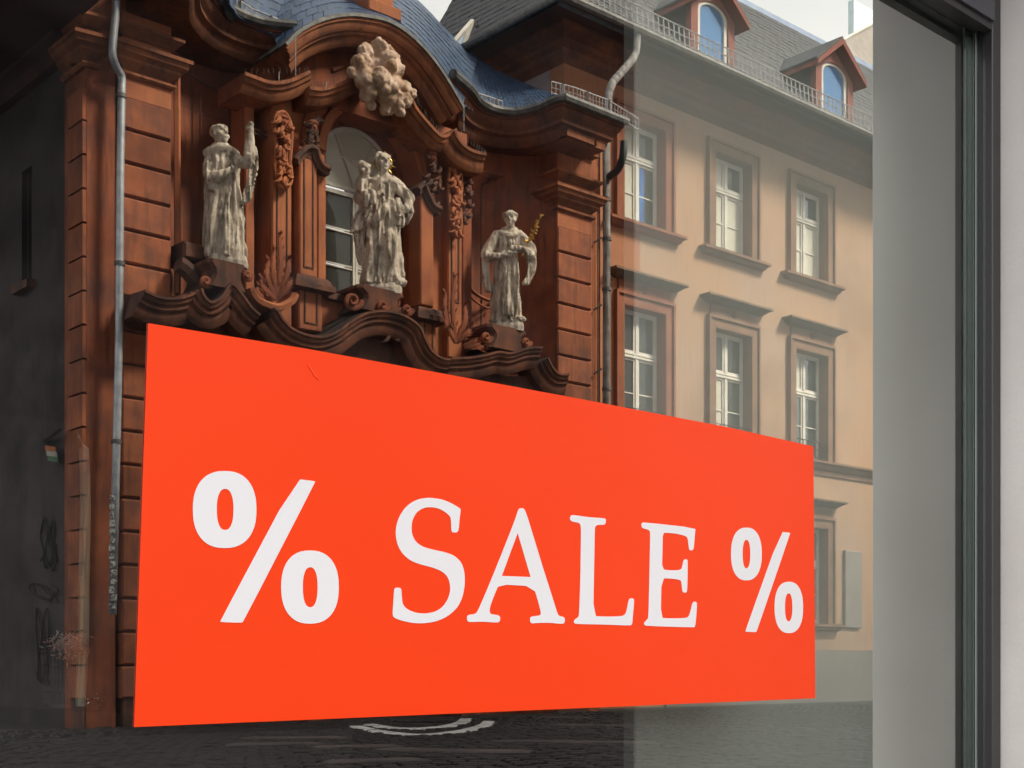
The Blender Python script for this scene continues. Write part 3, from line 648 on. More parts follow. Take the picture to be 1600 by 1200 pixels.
# snow guards on the gutters of the wings
def guard(pxpts, h, parent, nbar, mname='steel', posts=()):
    path = [P(*q) for q in pxpts]; b = MB(); up = Vector((0, 0, h))
    L = [0]
    for i in range(1, len(path)): L.append(L[-1]+(path[i]-path[i-1]).length)
    def at(s):
        for i in range(1, len(L)):
            if s <= L[i]: return path[i-1].lerp(path[i], (s-L[i-1])/(L[i]-L[i-1]))
        return path[-1]
    for i in range(nbar+1):
        p = at(L[-1]*i/nbar); b.bar(p, p+up, .012)
    b.tube([p+up for p in path], .012, 5); b.tube([p+up*.12 for p in path], .012, 5); b.tube([p+up*.55 for p in path], .006, 4)
    g = b.build('snow_guard', M[mname], parent)
    for s in posts:
        p = at(L[-1]*s); MB().bar(p-up*.25, p+up*1.05, .045).build('guard_post', M['zinc_old'], g)
    return g
guard([(732, 160, 17.2), (748, 170, 17.4), (785, 182, 17.5)], .26, church, 10, posts=(.25, .85))
guard([(862, 148, 16.5), (900, 158, 16.3), (950, 176, 16.3), (998, 205, 16.3)], .22, church, 26, posts=(.1, .35, .62))
guard([(370, 20, 16.9), (395, 36, 17.0), (430, 50, 16.9), (450, 60, 16.8)], .2, church, 9, posts=(.08, .7))

# --- side wall of the church running back on the left, with its window and deep eaves
side = thing('side_wing', (7.7, 21, GZ), 'shaded mauve-grey plastered wing running back at the left of the church', 'building')
def xprism(x0, x1, loops, name, m_, parent):      # wall in the plane X=x0, loops of (y,z)
    b = MB(); q = MB().prism([[(-y, z) for y, z in lp] for lp in loops], 0, x1-x0)
    b.v = [(x0+yy, -xx, zz) for xx, yy, zz in q.v]; b.f = q.f
    return b.build(name, M[m_], parent)
wy0, wz0 = PX(50, 250, 7.72).y, PX(44, 440, 7.72).z; wy1, wz1 = PX(34, 250, 7.72).y, PX(44, 262, 7.72).z
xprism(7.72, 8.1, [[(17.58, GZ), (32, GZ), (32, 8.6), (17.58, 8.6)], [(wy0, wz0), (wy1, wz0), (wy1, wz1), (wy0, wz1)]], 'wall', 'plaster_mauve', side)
wf = MB().box(7.84, 7.88, wy0, wy1, wz0, wz1).build('window', M['glass_dark'], side)
for y in (wy0+.03, (wy0+wy1)/2, wy1-.03): MB().box(7.80, 7.85, y-.02, y+.02, wz0, wz1).build('window_bar', M['plaster_mauve'], wf)
MB().box(7.6, 7.85, wy0-.1, wy1+.1, wz0-.14, wz0-.02).build('window_sill', M['sand_dark'], side)
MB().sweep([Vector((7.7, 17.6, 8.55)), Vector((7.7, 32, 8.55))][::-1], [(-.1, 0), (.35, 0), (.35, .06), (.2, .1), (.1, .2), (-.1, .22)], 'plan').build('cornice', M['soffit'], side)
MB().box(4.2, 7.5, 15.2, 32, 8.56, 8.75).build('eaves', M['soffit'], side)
MB().add([(4.2, 15.2, 8.76), (9, 15.2, 12), (9, 32, 12), (4.2, 32, 8.76)], [(0, 1, 2, 3)]).build('roof', M['slate_grey'], side)
# graffiti on the wing
gr = MB(); rnd = random.Random(5)
for (px, py, rx, ry, n_) in ((76, 850, 15, 44, 46), (70, 925, 24, 16, 26), (66, 1010, 12, 66, 30)):
    pts = []
    for k in range(n_):
        a = k*.55; pts.append(PX(px+math.cos(a)*rx*rnd.uniform(.5, 1), py+math.sin(a*1.3)*ry*rnd.uniform(.6, 1), 7.70))
    gr.tube(catmull(pts, 3), .008, 4)
gr.build('graffiti', M['graffiti'], side)

# --- left bright downpipe
pipe = thing('downpipe', P(178, 1100, 16.8), 'bright zinc downpipe down the left corner of the church, stickers on its lower end', 'drainpipe')
pp = curve_px([(181, -20, 16.75), (181, 20, 16.75), (177, 60, 16.75), (176, 85, 16.75), (182, 105, 16.8), (190, 120, 16.85), (190, 140, 16.85)], n=5)+[P(188, 260, 16.85), P(186, 520, 16.85), P(182, 700, 16.85), P(176, 960, 16.85)]
MB().tube(pp, .054, 14).build('pipe', M['zinc_new'], pipe, smooth='all')
for (px, py) in ((189, 150), (187, 412), (182, 690)):
    q = P(px, py, 16.85); MB().tube([q+Vector((0, 0, -.025)), q+Vector((0, 0, .025))], .074, 14).build('pipe_clamp', M['zinc'], pipe, smooth=True)
for k, py in enumerate(range(778, 960, 13)):
    q = P(177+rnd.uniform(-2, 2), py, 16.76); w_ = rnd.uniform(.05, .075); h_ = rnd.uniform(.035, .055)
    o = MB().bbox(q.x-w_*.6, q.x+w_*.6, 16.772, 16.782, q.z-h_, q.z+h_, .002).build('sticker', M['sticker'], pipe)

# ================================================================== STATUES
def statue(name, px, Y, zt, H, label, spec, rz=R(-34), child=None):
    base = P(px, 0, Y); base.z = zt
    t = thing(name, base, label, 'statue', 'weathered stone statues on the church front', rz)
    b = MB(); sd_ = spec['seed']
    rings = spec['robe']; n = 64; v = []; f = []; m_ = 26
    for i in range(m_+1):
        z = rings[0][0]+(rings[-1][0]-rings[0][0])*i/m_
        for k in range(len(rings)-1):
            if rings[k][0] <= z <= rings[k+1][0]+1e-6:
                s = (z-rings[k][0])/(rings[k+1][0]-rings[k][0]); s = s*s*(3-2*s); q = [rings[k][j]*(1-s)+rings[k+1][j]*s for j in range(1, 5)]; break
        for k in range(n):
            a = 2*math.pi*k/n; amp = .21*(1-.6*z/H)
            tw = a+.25*math.sin(z*2.2+sd_)
            w1 = noise.noise(Vector((math.cos(tw)*2.3, math.sin(tw)*2.3, z*.5+sd_)))
            w2 = 1-2*abs(noise.noise(Vector((math.cos(tw)*4.5, math.sin(tw)*4.5, z*.45+sd_*3))))
            r = 1+amp*(1.2*w1+1.5*(w2-.55))
            v.append((q[0]+q[2]*r*math.cos(a), q[1]+q[3]*r*math.sin(a), z))
    for i in range(m_):
        for k in range(n): l = (k+1) % n; f.append((i*n+k, i*n+l, (i+1)*n+l, (i+1)*n+k))
    f.append(tuple(reversed(range(n)))); f.append(tuple(m_*n+k for k in range(n)))
    b.add(v, f)
    for (pts, rs) in spec['limbs']:
        cp = catmull(pts, 5); k = len(cp); rr = [rs[min(int(i/5), len(rs)-2)]+(rs[min(int(i/5), len(rs)-2)+1]-rs[min(int(i/5), len(rs)-2)])*((i/5) % 1 if i < k-1 else 1) for i in range(k)]
        b.tube(cp, rr, 14)
        b.ball(cp[0], rr[0], 12, 8); b.ball(cp[-1], rr[-1], 12, 8)
    def head(c, s, look, tilt, cap='hair', sc_=1.0):
        c = Vector(c); rot = Matrix.Rotation(look, 3, 'Z') @ Matrix.Rotation(tilt, 3, 'X')
        def at(x, y, z): return c+rot @ Vector((x, y, z))*s
        b.ball(at(0, .01, .02), s*.088, 16, 12, (.9, 1.02, 1.12)); b.ball(at(0, -.03, -.05), s*.066, 14, 10, (.86, .9, 1.05))
        b.ball(at(0, -.055, -.10), s*.03, 10, 8)                               # chin
        b.tube([at(0, -.085, .02), at(0, -.108, -.02), at(0, -.09, -.035)], [s*.010, s*.017, s*.010], 8)     # nose
        for sx in (-1, 1):
            b.tube([at(sx*.015, -.088, .032), at(sx*.05, -.075, .03)], s*.011, 6)         # brow
            b.ball(at(sx*.05, -.05, -.03), s*.03, 8, 6)                         # cheek
            b.ball(at(sx*.082, .01, -.01), s*.018, 8, 6, (.5, 1, 1.5))          # ear
        b.tube([at(-.022, -.088, -.065), at(.022, -.088, -.065)], s*.010, 6)    # lips
        b.tube([at(0, .01, -.05), at(0, .03, -.2)], [s*.052, s*.065], 12)       # neck
        rn = random.Random(int(abs(c.x*1000))+3)
        for k in range(34 if cap == 'hair' else 16):
            a = rn.uniform(-.3, math.pi+.3); e = rn.uniform(.15, 1.3)
            if cap == 'tonsure': e = rn.uniform(.1, .5)
            b.ball(at(math.cos(a)*math.cos(e)*.088, .015+math.sin(a)*math.cos(e)*.09, .025+math.sin(e)*.095), s*rn.uniform(.018, .03), 7, 5)
        if cap == 'tonsure':
            for k in range(18):
                a = math.pi*2*k/18; b.ball(at(math.cos(a)*.082, .01+math.sin(a)*.088, .06), s*.022, 7, 5)
    for hd in spec['heads']: head(*hd)
    for c, r, s3 in spec.get('balls', []): b.ball(c, r, 14, 10, s3)
    def hand(c, d, s=1.0, curl=.5):
        c = Vector(c); d = Vector(d).normalized(); side_ = d.cross(Vector((0, -1, 0))); side_ = side_.normalized() if side_.length > .1 else Vector((1, 0, 0)); nr = side_.cross(d)
        b.ball(c, .04*s, 10, 8, (1, 1, 1))
        for k in range(4):
            o_ = side_*(k-1.5)*.021*s; L = (.07, .082, .08, .062)[k]*s
            b.tube([c+o_+d*.02*s, c+o_+d*(.02*s+L*.6)+nr*L*curl*.2, c+o_+d*(.02*s+L)+nr*L*curl*.7], [.013*s, .012*s, .009*s], 7)
        b.tube([c-side_*.02*s, c-side_*.055*s+d*.02*s, c-side_*.06*s+d*.05*s], [.015*s, .013*s, .01*s], 7)
    for hd in spec.get('hands', []): hand(*hd)
    for pl in spec.get('slabs', []):      # hanging drapery sheets: centre line points with half width vector
        cp = catmull(pl[0], 6); k = len(cp); v = []; f = []; nn_ = 12
        for i, p in enumerate(cp):
            wv = Vector(pl[1]).lerp(Vector(pl[2]), i/(k-1))
            for j in range(nn_+1):
                s = j/nn_*2-1; ph = s*6+sd_+i*.08; off = Vector((0, -.022*math.sin(ph*1.7)-.012, 0)); v.append(p+wv*s+off)
            for j in range(nn_+1):
                s = j/nn_*2-1; ph = s*6+sd_+i*.08; off = Vector((0, -.022*math.sin(ph*1.7)+.03, 0)); v.append(p+wv*s+off)
        N = 2*(nn_+1)
        for i in range(k-1):
            for j in range(nn_):
                a = i*N+j; f += [(a, a+1, a+N+1, a+N), (a+nn_+1, a+nn_+1+N, a+nn_+2+N, a+nn_+2)]
            f += [(i*N, i*N+N, i*N+N+nn_+1, i*N+nn_+1), (i*N+nn_, i*N+2*nn_+1, i*N+N+2*nn_+1, i*N+N+nn_)]
        for i in (0, k-1):
            q = [i*N+j for j in range(nn_+1)]+[i*N+nn_+1+j for j in reversed(range(nn_+1))]; f.append(tuple(q if i else reversed(q)))
        b.add(v, f)
    def folds(c, q):
        if c.z > spec.get('fold_top', 1.45): return 0
        h = 1-abs(q.z); a = math.atan2(c.y, c.x)
        g = noise.noise(Vector((math.cos(a)*5+c.x*4, math.sin(a)*5, c.z*1.1+sd_*2)))
        g2 = 1-2*abs(noise.noise(Vector((c.x*11, c.y*11, c.z*1.6+sd_))))
        return h*(.035*g+.040*(g2-.6))
    fg = sculpt(b, 'figure', M['statue'], t, (0, 0, 0), .0145, folds, .004, sd_)
    # rough stone plinth the figure stands on
    pb_ = MB(); v = []; f = []; k = 18
    for i, (z, s1) in enumerate(((-.1, 1.0), (-.02, 1.04), (.06, .96), (.075, .7))):
        for j in range(k):
            a = 2*math.pi*j/k; q = abs(math.cos(a))**4+abs(math.sin(a))**4; r = spec['pl']*s1/q**.25*(1+.05*noise.noise(Vector((a, z*9, sd_))))
            v.append((base.x+r*math.cos(a), base.y+r*.75*math.sin(a), base.z+z))
    for i in range(3):
        for j in range(k): l = (j+1) % k; f.append((i*k+j, i*k+l, (i+1)*k+l, (i+1)*k+j))
    f.append(tuple(range(3*k, 4*k))); pb_.add(v, f)
    pb_.build('plinth', M['statue'], t)
    return t
stL = statue('stone_statue', 356, 16.62, zL+.08, 1.92, 'pale stone monk with one arm raised, left of the niche beside the left pilaster', dict(seed=2, pl=.27,
    robe=[(.03, -.02, 0, .25, .2), (.35, -.03, 0, .235, .185), (.9, -.03, 0, .19, .15), (1.15, -.03, 0, .165, .135), (1.35, -.05, 0, .19, .14), (1.5, -.06, 0, .19, .12), (1.6, -.07, .0, .09, .08)],
    limbs=[([(.08, 0, 1.46), (.2, -.1, 1.36), (.29, -.15, 1.38), (.31, -.16, 1.6), (.32, -.15, 1.74)], [.09, .08, .085, .07, .05]),
           ([(-.22, 0, 1.46), (-.26, -.05, 1.2), (-.16, -.16, 1.12), (.02, -.2, 1.2)], [.095, .09, .075, .045]),
           ([(-.27, -.02, 1.5), (-.08, -.08, 1.55), (.1, -.02, 1.5)], [.07, .08, .07])],
    heads=[((-.10, -.03, 1.76), 1.25, R(48), R(-14), 'tonsure')], hands=[((.325, -.15, 1.80), (0, -.1, 1), 1.1, .3), ((.05, -.2, 1.22), (1, -.3, .2), 1.0, .6)],
    slabs=[([(.33, -.12, 1.58), (.36, -.12, 1.3), (.30, -.1, 1.0), (.24, -.08, .8)], (.07, 0, 0), (.07, 0, .03)), ([(-.2, -.1, 1.35), (-.22, -.14, 1.15), (-.2, -.13, .95)], (.09, 0, 0), (.06, 0, 0)),
           ([(-.22, .05, 1.5), (-.24, .04, 1.0), (-.25, .03, .5), (-.25, .02, .06)], (.08, 0, 0), (.09, 0, 0))],
    balls=[((-.1, .06, 1.62), .12, (1.2, 1, .6))]))
stC = statue('stone_statue', 597, 16.72, zC+.08, 2.14, 'pale stone crowned mother carrying a child, in front of the arched window', dict(seed=5, pl=.3, fold_top=1.6,
    robe=[(.03, 0, 0, .31, .24), (.4, .02, 0, .28, .22), (.9, .02, 0, .25, .19), (1.2, .0, 0, .21, .16), (1.38, .0, 0, .16, .13), (1.55, .01, 0, .18, .13), (1.7, .01, 0, .15, .11), (1.8, .01, 0, .08, .07)],
    limbs=[([(.15, 0, 1.66), (.28, .0, 1.55), (.39, -.04, 1.4), (.37, -.12, 1.22), (.27, -.18, 1.14)], [.09, .095, .09, .06, .04]),
           ([(-.15, 0, 1.64), (-.28, -.04, 1.5), (-.34, -.12, 1.32), (-.2, -.2, 1.28), (-.1, -.22, 1.34)], [.09, .09, .08, .06, .04]),
           ([(-.27, -.12, 1.64), (-.29, -.14, 1.5), (-.26, -.16, 1.38)], [.075, .095, .085]),
           ([(-.26, -.16, 1.4), (-.16, -.26, 1.38), (-.14, -.27, 1.22)], [.06, .05, .035]),
           ([(-.3, -.16, 1.4), (-.25, -.28, 1.34), (-.24, -.27, 1.18)], [.06, .05, .035]),
           ([(-.24, -.14, 1.62), (-.12, -.2, 1.6), (-.06, -.2, 1.66)], [.045, .038, .025]),
           ([(.12, -.13, 1.28), (-.02, -.2, 1.1), (-.14, -.18, .95), (-.2, -.12, .75)], [.08, .07, .06, .04]),
           ([(.1, -.1, .85), (.12, -.2, .6), (.1, -.14, .2)], [.1, .1, .08])],
    heads=[((.02, -.03, 1.93), 1.32, R(18), R(-6), 'hair'), ((-.27, -.13, 1.77), 1.1, R(25), 0, 'hair')],
    hands=[((.25, -.2, 1.12), (-.2, -.3, -1), 1.0, .5), ((-.07, -.23, 1.36), (1, -.1, .2), .9, .6)],
    slabs=[([(-.18, -.1, 1.3), (-.3, -.12, 1.1), (-.36, -.1, .85)], (.1, 0, 0), (.13, 0, .05)), ([(-.33, -.05, .95), (-.36, -.05, .7), (-.3, -.04, .35)], (.1, 0, 0), (.05, 0, 0)),
           ([(.15, -.12, 1.35), (.2, -.17, 1.12), (.2, -.15, .95)], (.12, 0, .03), (.13, 0, -.04)), ([(.39, -.05, 1.4), (.42, -.04, 1.2), (.34, -.02, 1.0)], (.05, 0, 0), (.05, 0, 0))],
    balls=[((-.29, -.15, 1.48), .1, (1, .9, 1.2)), ((.24, -.1, .1), .09, (1.2, 1, .8)), ((.16, .0, 1.62), .13, (1.2, .9, .8))]))
stR = statue('stone_statue', 792, 16.62, zR+.08, 1.9, 'pale stone monk with folded wide sleeves holding a golden branch, right of the niche', dict(seed=9, pl=.27,
    robe=[(.03, -.02, 0, .26, .2), (.35, -.01, 0, .235, .185), (.9, .0, 0, .2, .16), (1.12, .0, 0, .18, .14), (1.35, .02, 0, .2, .14), (1.5, .04, 0, .2, .12), (1.6, .05, .0, .1, .08)],
    limbs=[([(-.16, 0, 1.48), (-.28, -.02, 1.28), (-.36, -.1, 1.12), (-.22, -.2, 1.08), (-.08, -.22, 1.12)], [.1, .1, .085, .06, .04]),
           ([(.22, 0, 1.48), (.36, -.02, 1.32), (.38, -.1, 1.16), (.26, -.2, 1.2), (.12, -.24, 1.22)], [.095, .1, .085, .07, .045]),
           ([(-.12, -.06, 1.52), (.04, -.12, 1.46), (.2, -.06, 1.53)], [.05, .055, .05])],
    heads=[((.05, -.04, 1.76), 1.25, R(-14), R(6), 'tonsure')], hands=[((.1, -.26, 1.22), (-1, -.1, -.1), 1.05, .6), ((-.06, -.24, 1.1), (1, -.1, .1), 1.0, .6)],
    slabs=[([(-.33, -.08, 1.2), (-.36, -.1, .9), (-.3, -.1, .52)], (.07, 0, 0), (.05, 0, 0)), ([(.38, -.08, 1.25), (.4, -.08, .95), (.3, -.1, .66)], (.08, 0, 0), (.06, 0, 0)),
           ([(.02, -.14, 1.2), (.04, -.2, .8), (.02, -.22, .12)], (.13, 0, 0), (.12, 0, 0))],
    balls=[((.2, -.12, .1), .08, (1.2, 1.2, .7)), ((.05, .04, 1.6), .12, (1.3, 1, .5))]))
# golden branch and the gilt halo
br = MB(); L0 = Vector((.22, -.24, 1.1)); L1 = Vector((.54, -.2, 1.78)); rnd = random.Random(8)
br.tube([L0, L1], .012, 6)
for k in range(34):
    p = L0.lerp(L1, rnd.uniform(.3, 1)); dv = Vector((rnd.uniform(-1, 1), rnd.uniform(-1, .3), rnd.uniform(-.2, 1))).normalized()*.075
    br.tube([p, p+dv*.5, p+dv], [.006, .018, .004], 5)
me = bpy.data.meshes.new('golden_branch'); me.from_pydata(br.v, [], br.f); me.materials.append(M['gold']); o = link(bpy.data.objects.new('golden_branch', me)); o.parent = stR
o['label'] = 'gilded branch'
ha = MB()
for k in range(22):
    a = R(360/22*k); L = .2 if k % 2 else .15
    ha.tube([(.02+.13*math.cos(a), .1, 1.97+.13*math.sin(a)), (.02+L*math.cos(a), .1, 1.97+L*math.sin(a))], [.014, .002], 5)
ha.tube([(.02+.13*math.cos(R(q)), .1, 1.97+.13*math.sin(R(q))) for q in range(0, 361, 12)], .012, 6)
me = bpy.data.meshes.new('halo'); me.from_pydata(ha.v, [], ha.f); me.materials.append(M['gold']); o = link(bpy.data.objects.new('halo', me)); o.parent = stC
o['label'] = 'gilded halo of rays'

# ================================================================== APARTMENT BUILDING on the right
YB = 18.6
apt = thing('apartment_building', (25, 21, GZ), 'cream plastered three-storey house with stone window surrounds and dormers, right of the church', 'building')
XC = 17.82
w2a, w2b = xat(1115, YB), xat(1173, YB); WW = w2b-w2a; STEP = xat(1240.5, YB)-w2a
cols = [w2a-STEP, w2a, w2a+STEP, w2a+2.35*STEP]
rows = [(8.86, 10.98), (4.75, 7.22), (.95, 3.2)]
holes = [[(x, z0), (x+WW, z0), (x+WW, z1), (x, z1)] for x in cols for z0, z1 in rows]
XS = xat(1000, YB)       # edge of the pale glass veil, put into the plaster colour
# one plaster in two tones: paler right of XS to mimic the veil
hl = [h for h in holes if h[0][0] > XS]; h0 = [h for h in holes if h[0][0] <= XS]
def cut(h, lo, hi): return [(max(lo, min(hi, x)), z) for x, z in h]
# the first column straddles the painted veil edge: its plaster is built as bands between the openings
def band(x0, x1, m_):
    zs = [GZ]+[z for r in sorted(rows) for z in r]+[11.75]
    for i in range(0, len(zs), 2):
        MB().box(x0, x1, YB, YB+.4, zs[i], zs[i+1]).build('wall', M[m_], apt)
xw0, xw1 = cols[0], cols[0]+WW
MB().box(XC, xw0, YB, YB+.4, GZ, 11.75).build('wall', M['plaster_unveiled'], apt)
if XS > xw0:
    band(xw0, min(XS, xw1), 'plaster_unveiled'); band(min(XS, xw1), xw1, 'plaster')
else: band(xw0, xw1, 'plaster')
MB().prism([[(xw1, .36), (34, .36), (34, 11.75), (xw1, 11.75)]]+hl, YB, YB+.4).build('wall', M['plaster'], apt)
MB().box(xw1, 34, YB-.06, YB+.3, GZ, .355).build('plinth', M['plinth'], apt)
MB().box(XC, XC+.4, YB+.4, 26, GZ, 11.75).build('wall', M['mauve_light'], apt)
MB().box(XC+.4, 34, YB+.75, YB+.8, GZ, 11.7).build('room_wall', M['room'], apt)
# cornice, soffit, gutter
ACORN = [(-.3, -.05), (.55, -.05), (.55, .02), (.50, .05), (.30, .14), (.26, .2), (.16, .24), (.14, .34), (.06, .40), (0, .46), (-.3, .46)]
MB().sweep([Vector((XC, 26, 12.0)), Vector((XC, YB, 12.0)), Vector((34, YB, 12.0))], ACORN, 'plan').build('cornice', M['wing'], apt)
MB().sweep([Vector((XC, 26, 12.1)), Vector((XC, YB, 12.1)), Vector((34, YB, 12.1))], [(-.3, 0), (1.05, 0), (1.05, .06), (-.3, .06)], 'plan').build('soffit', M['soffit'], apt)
MB().tube([Vector((XC-1.12, 26, 12.08)), Vector((XC-1.12, YB-1.08, 12.08)), Vector((34, YB-1.08, 12.08))], .085, 8).build('gutter', M['zinc'], apt)
# roof slopes
EY = YB-1.0; EX = XC-1.05; ZE = 12.12
rid = 21.0; rz_ = 16.3
Ef = [Vector((EX, EY, ZE)), Vector((34, EY, ZE))]; Uf = [Vector((EX+3.0, rid, rz_)), Vector((34, rid, rz_))]
rf = ruled(Ef, Uf, 'roof', 'slate_grey', apt); slates(Ef, Uf, 60, 22, 'slate_grey', rf, 's', stuff=True)
Es = [Vector((EX, 22.0, ZE)), Vector((EX, EY, ZE))]; Us = [Vector((EX+2.4, 22.0, rz_)), Vector((EX+3.0, rid, rz_))]
rs_ = ruled(Es, Us, 'roof', 'slate_grey', apt); slates(Es, Us, 22, 24, 'slate_grey', rs_, 's', stuff=True)
MB().box(EX+3.1, 34, rid-.02, rid+1.5, rz_-.1, rz_+.12).build('ridge_flashing', M['ridge'], apt)
b = MB(); b.box(EX+2.4, EX+2.5, rid, 22, 12, rz_); b.build('gable_end', M['slate_grey'], apt)
# skylight on the side slope
def roofpt(y, z): return Vector((EX+(z-ZE)/(rz_-ZE)*2.55, y, z))
q1, q2, q3 = P(703, 73, 20.3), P(738, 33, 20.3), P(722, 79, 20.3); bk = Vector((.25, .1, 0)); b = MB()
for p, q in ((q1, q2), (q2, q3), (q3, q1), (q2, q2+bk*2), (q3, q3+bk)): b.bar(p, q, .07)
sk = b.build('skylight', M['white_wood'], apt); MB().add([q1+bk*.1, q3+bk*.1, q2+bk*.1], [(0, 1, 2)]).build('pane', M['ridge'], sk)
# snow guard
b = MB(); x = EX+.3; gy = EY-.08
while x < 33.5: b.bar((x, gy, ZE+.05), (x, gy+.03, ZE+.42), .026); x += .15
for z in (.1, .26, .42): b.bar((EX+.3, gy+.02, ZE+z), (33.5, gy+.02, ZE+z), .022)
b.build('snow_guard', M['steel'], apt, kind='stuff')
# string courses
MB().sweep([Vector((xw1, YB, 4.72)), Vector((34, YB, 4.72))], [(-.1, 0), (.2, 0), (.2, .05), (.14, .09), (.1, .16), (.05, .2), (.04, .3), (-.1, .3)], 'plan').build('string_course', M['surround'], apt)

# windows
def window(x, z0, z1, hood, warm, seed, blue=False, sill=True, gr=False):
    ms = 'surround_red' if warm else 'surround'
    wd = WW; h = z1-z0
    def L(xx, yy, zz): return (xx, yy, zz)
    fr = MB()
    yo, yi = YB+.2, YB+.26
    fr.prism([[(x, z0), (x+wd, z0), (x+wd, z1), (x, z1)], [(x+.07, z0+.07), (x+wd-.07, z0+.07), (x+wd-.07, z1-.07), (x+.07, z1-.07)]], yo, yi)
    frm = fr.build('window', M['white_wood'], apt)
    S = .21
    MB().prism([[(x-S, z0-.0), (x, z0), (x, z1), (x+wd, z1), (x+wd, z0), (x+wd+S, z0), (x+wd+S, z1+S), (x-S, z1+S)]], YB-.06, YB+.05).build('surround', M[ms], frm)
    MB().prism([[(x-S-.03, z0), (x-S+.03, z0), (x-S+.03, z1+S-.03), (x+wd+S-.03, z1+S-.03), (x+wd+S-.03, z0), (x+wd+S+.03, z0), (x+wd+S+.03, z1+S+.03), (x-S-.03, z1+S+.03)]], YB-.10, YB-.0).build('surround_moulding', M[ms], frm)
    for (xa, xb) in ((x-.003, x+.02), (x+wd-.02, x+wd+.003)): MB().box(xa, xb, YB-.055, YB+.2, z0, z1).build('reveal', M[ms], frm)
    MB().box(x, x+wd, YB-.055, YB+.2, z1-.02, z1+.003).build('reveal', M[ms], frm)
    if sill:
        MB().sweep([Vector((x-S-.12, YB+.0, z0)), Vector((x-S-.12, YB-.04, z0)), Vector((x+wd+S+.12, YB-.04, z0)), Vector((x+wd+S+.12, YB, z0))], [(-.02, 0), (.16, 0), (.16, .05), (.1, .07), (.07, .13), (.02, .15), (-.02, .15)], 'plan').build('window_sill', M[ms], frm)
        MB().box(x-S-.1, x+wd+S+.1, YB-.18, YB+.1, z0+.002, z0+.02).build('sill_cap', M['hood'], frm)
    zt = z0+h*.64
    if h > 2.2: zt = z0+h*.6
    MB().bbox(x+.07, x+wd-.07, yo-.03, yi, zt, zt+.055, .01).build('transom', M['white_wood'], frm)
    MB().bbox(x+.07, x+wd-.07, yo-.015, yi, zt+.07, zt+.12, .01).build('transom', M['white_wood'], frm)
    xm = x+wd/2
    MB().bbox(xm-.045, xm+.045, yo-.02, yi, z0+.07, zt, .01).build('mullion', M['white_wood'], frm)
    MB().bbox(xm-.04, xm+.04, yo-.015, yi, zt+.12, z1-.07, .01).build('mullion', M['white_wood'], frm)
    rnd = random.Random(seed)
    for (xa, xb) in ((x+.07, xm-.045), (xm+.045, x+wd-.07)):
        for (za, zb) in ((z0+.07, zt), (zt+.12, z1-.07)):
            b = MB(); b.prism([[(xa, za), (xb, za), (xb, zb), (xa, zb)], [(xa+.04, za+.045), (xb-.04, za+.045), (xb-.04, zb-.04), (xa+.04, zb-.04)]], yo+.005, yi-.01)
            b.build('sash', M['white_wood'], frm)
            zm = (za+zb)/2 if zb-za > 1.0 else None
            mats = 'glass_dark'
            if rnd.random() < (.85 if not hood else .35) and xa < xm-.1 or (not hood and zb < zt+.1 and rnd.random() < .7): mats = 'glass_curtain'
            if blue and xa > xm-.1 and zb < zt+.1: mats = 'glass_dark'
            for (zc, zd) in (((za+.045, zm-.012), (zm+.012, zb-.04)) if zm else ((za+.045, zb-.04),)):
                MB().box(xa+.04, xb-.04, yo+.03, yo+.036, zc, zd).build('pane', M[mats], frm)
            if zm: MB().box(xa+.03, xb-.03, yo+.01, yo+.04, zm-.012, zm+.012).build('glazing_bar', M['white_wood'], frm)
    if blue:
        MB().box(xm+.1, xm+.24, yo+.02, yo+.028, z0+.15, zt-.05).build('blue_drape', M['blue'], frm)
    if hood:
        zh = z1+.62
        MB().prism([[(x-.14, z1+S+.035), (x+wd+.14, z1+S+.035), (x+wd+.14, zh-.13), (x-.14, zh-.13)]], YB-.05, YB+.02).build('frieze_panel', M[ms], frm)
        MB().sweep([Vector((x-.2, YB+.0, zh)), Vector((x-.2, YB-.03, zh)), Vector((x+wd+.2, YB-.03, zh)), Vector((x+wd+.2, YB, zh))], [(-.02, -.03), (.25, .0), (.25, .045), (.2, .055), (.14, .1), (.08, .13), (.03, .15), (-.02, .15)], 'plan').build('hood', M['hood'], frm)
        b = MB(); c = Vector((xm, YB-.06, (z1+S+zh-.1)/2)); b.tube([c+Vector((.085*math.cos(R(a)), 0, .085*math.sin(R(a)))) for a in range(0, 361, 24)], .012, 5); b.ball(c, .03, 8, 6)
        for a in range(0, 360, 60): b.ball(c+Vector((.05*math.cos(R(a)), 0, .05*math.sin(R(a)))), .024, 7, 5)
        b.build('rosette', M[ms], frm, smooth=True)
    if gr:
        b = MB()
        for k in range(9): xx = x+.05+(wd-.1)*k/8; b.bar((xx, YB-.02, z0+.02), (xx, YB-.02, z0+.42), .014)
        for z in (.05, .24, .42): b.bar((x, YB-.02, z0+z), (x+wd, YB-.02, z0+z), .018)
        b.build('window_railing', M['iron'], frm)
for i, x in enumerate(cols):
    window(x, *rows[0], False, i == 0, 10+i, blue=(i == 0)); window(x, *rows[1], True, i == 0, 20+i, sill=False, gr=True)
    window(x, *rows[2], True, False, 30+i)
MB().bbox(xat(1320.5, YB-.06), xat(1346.5, YB-.06), YB-.07, YB+.01, zat(1333, 981, YB-.06), zat(1333, 861, YB-.06), .012).build('wall_plaque', M['plaque'], apt)

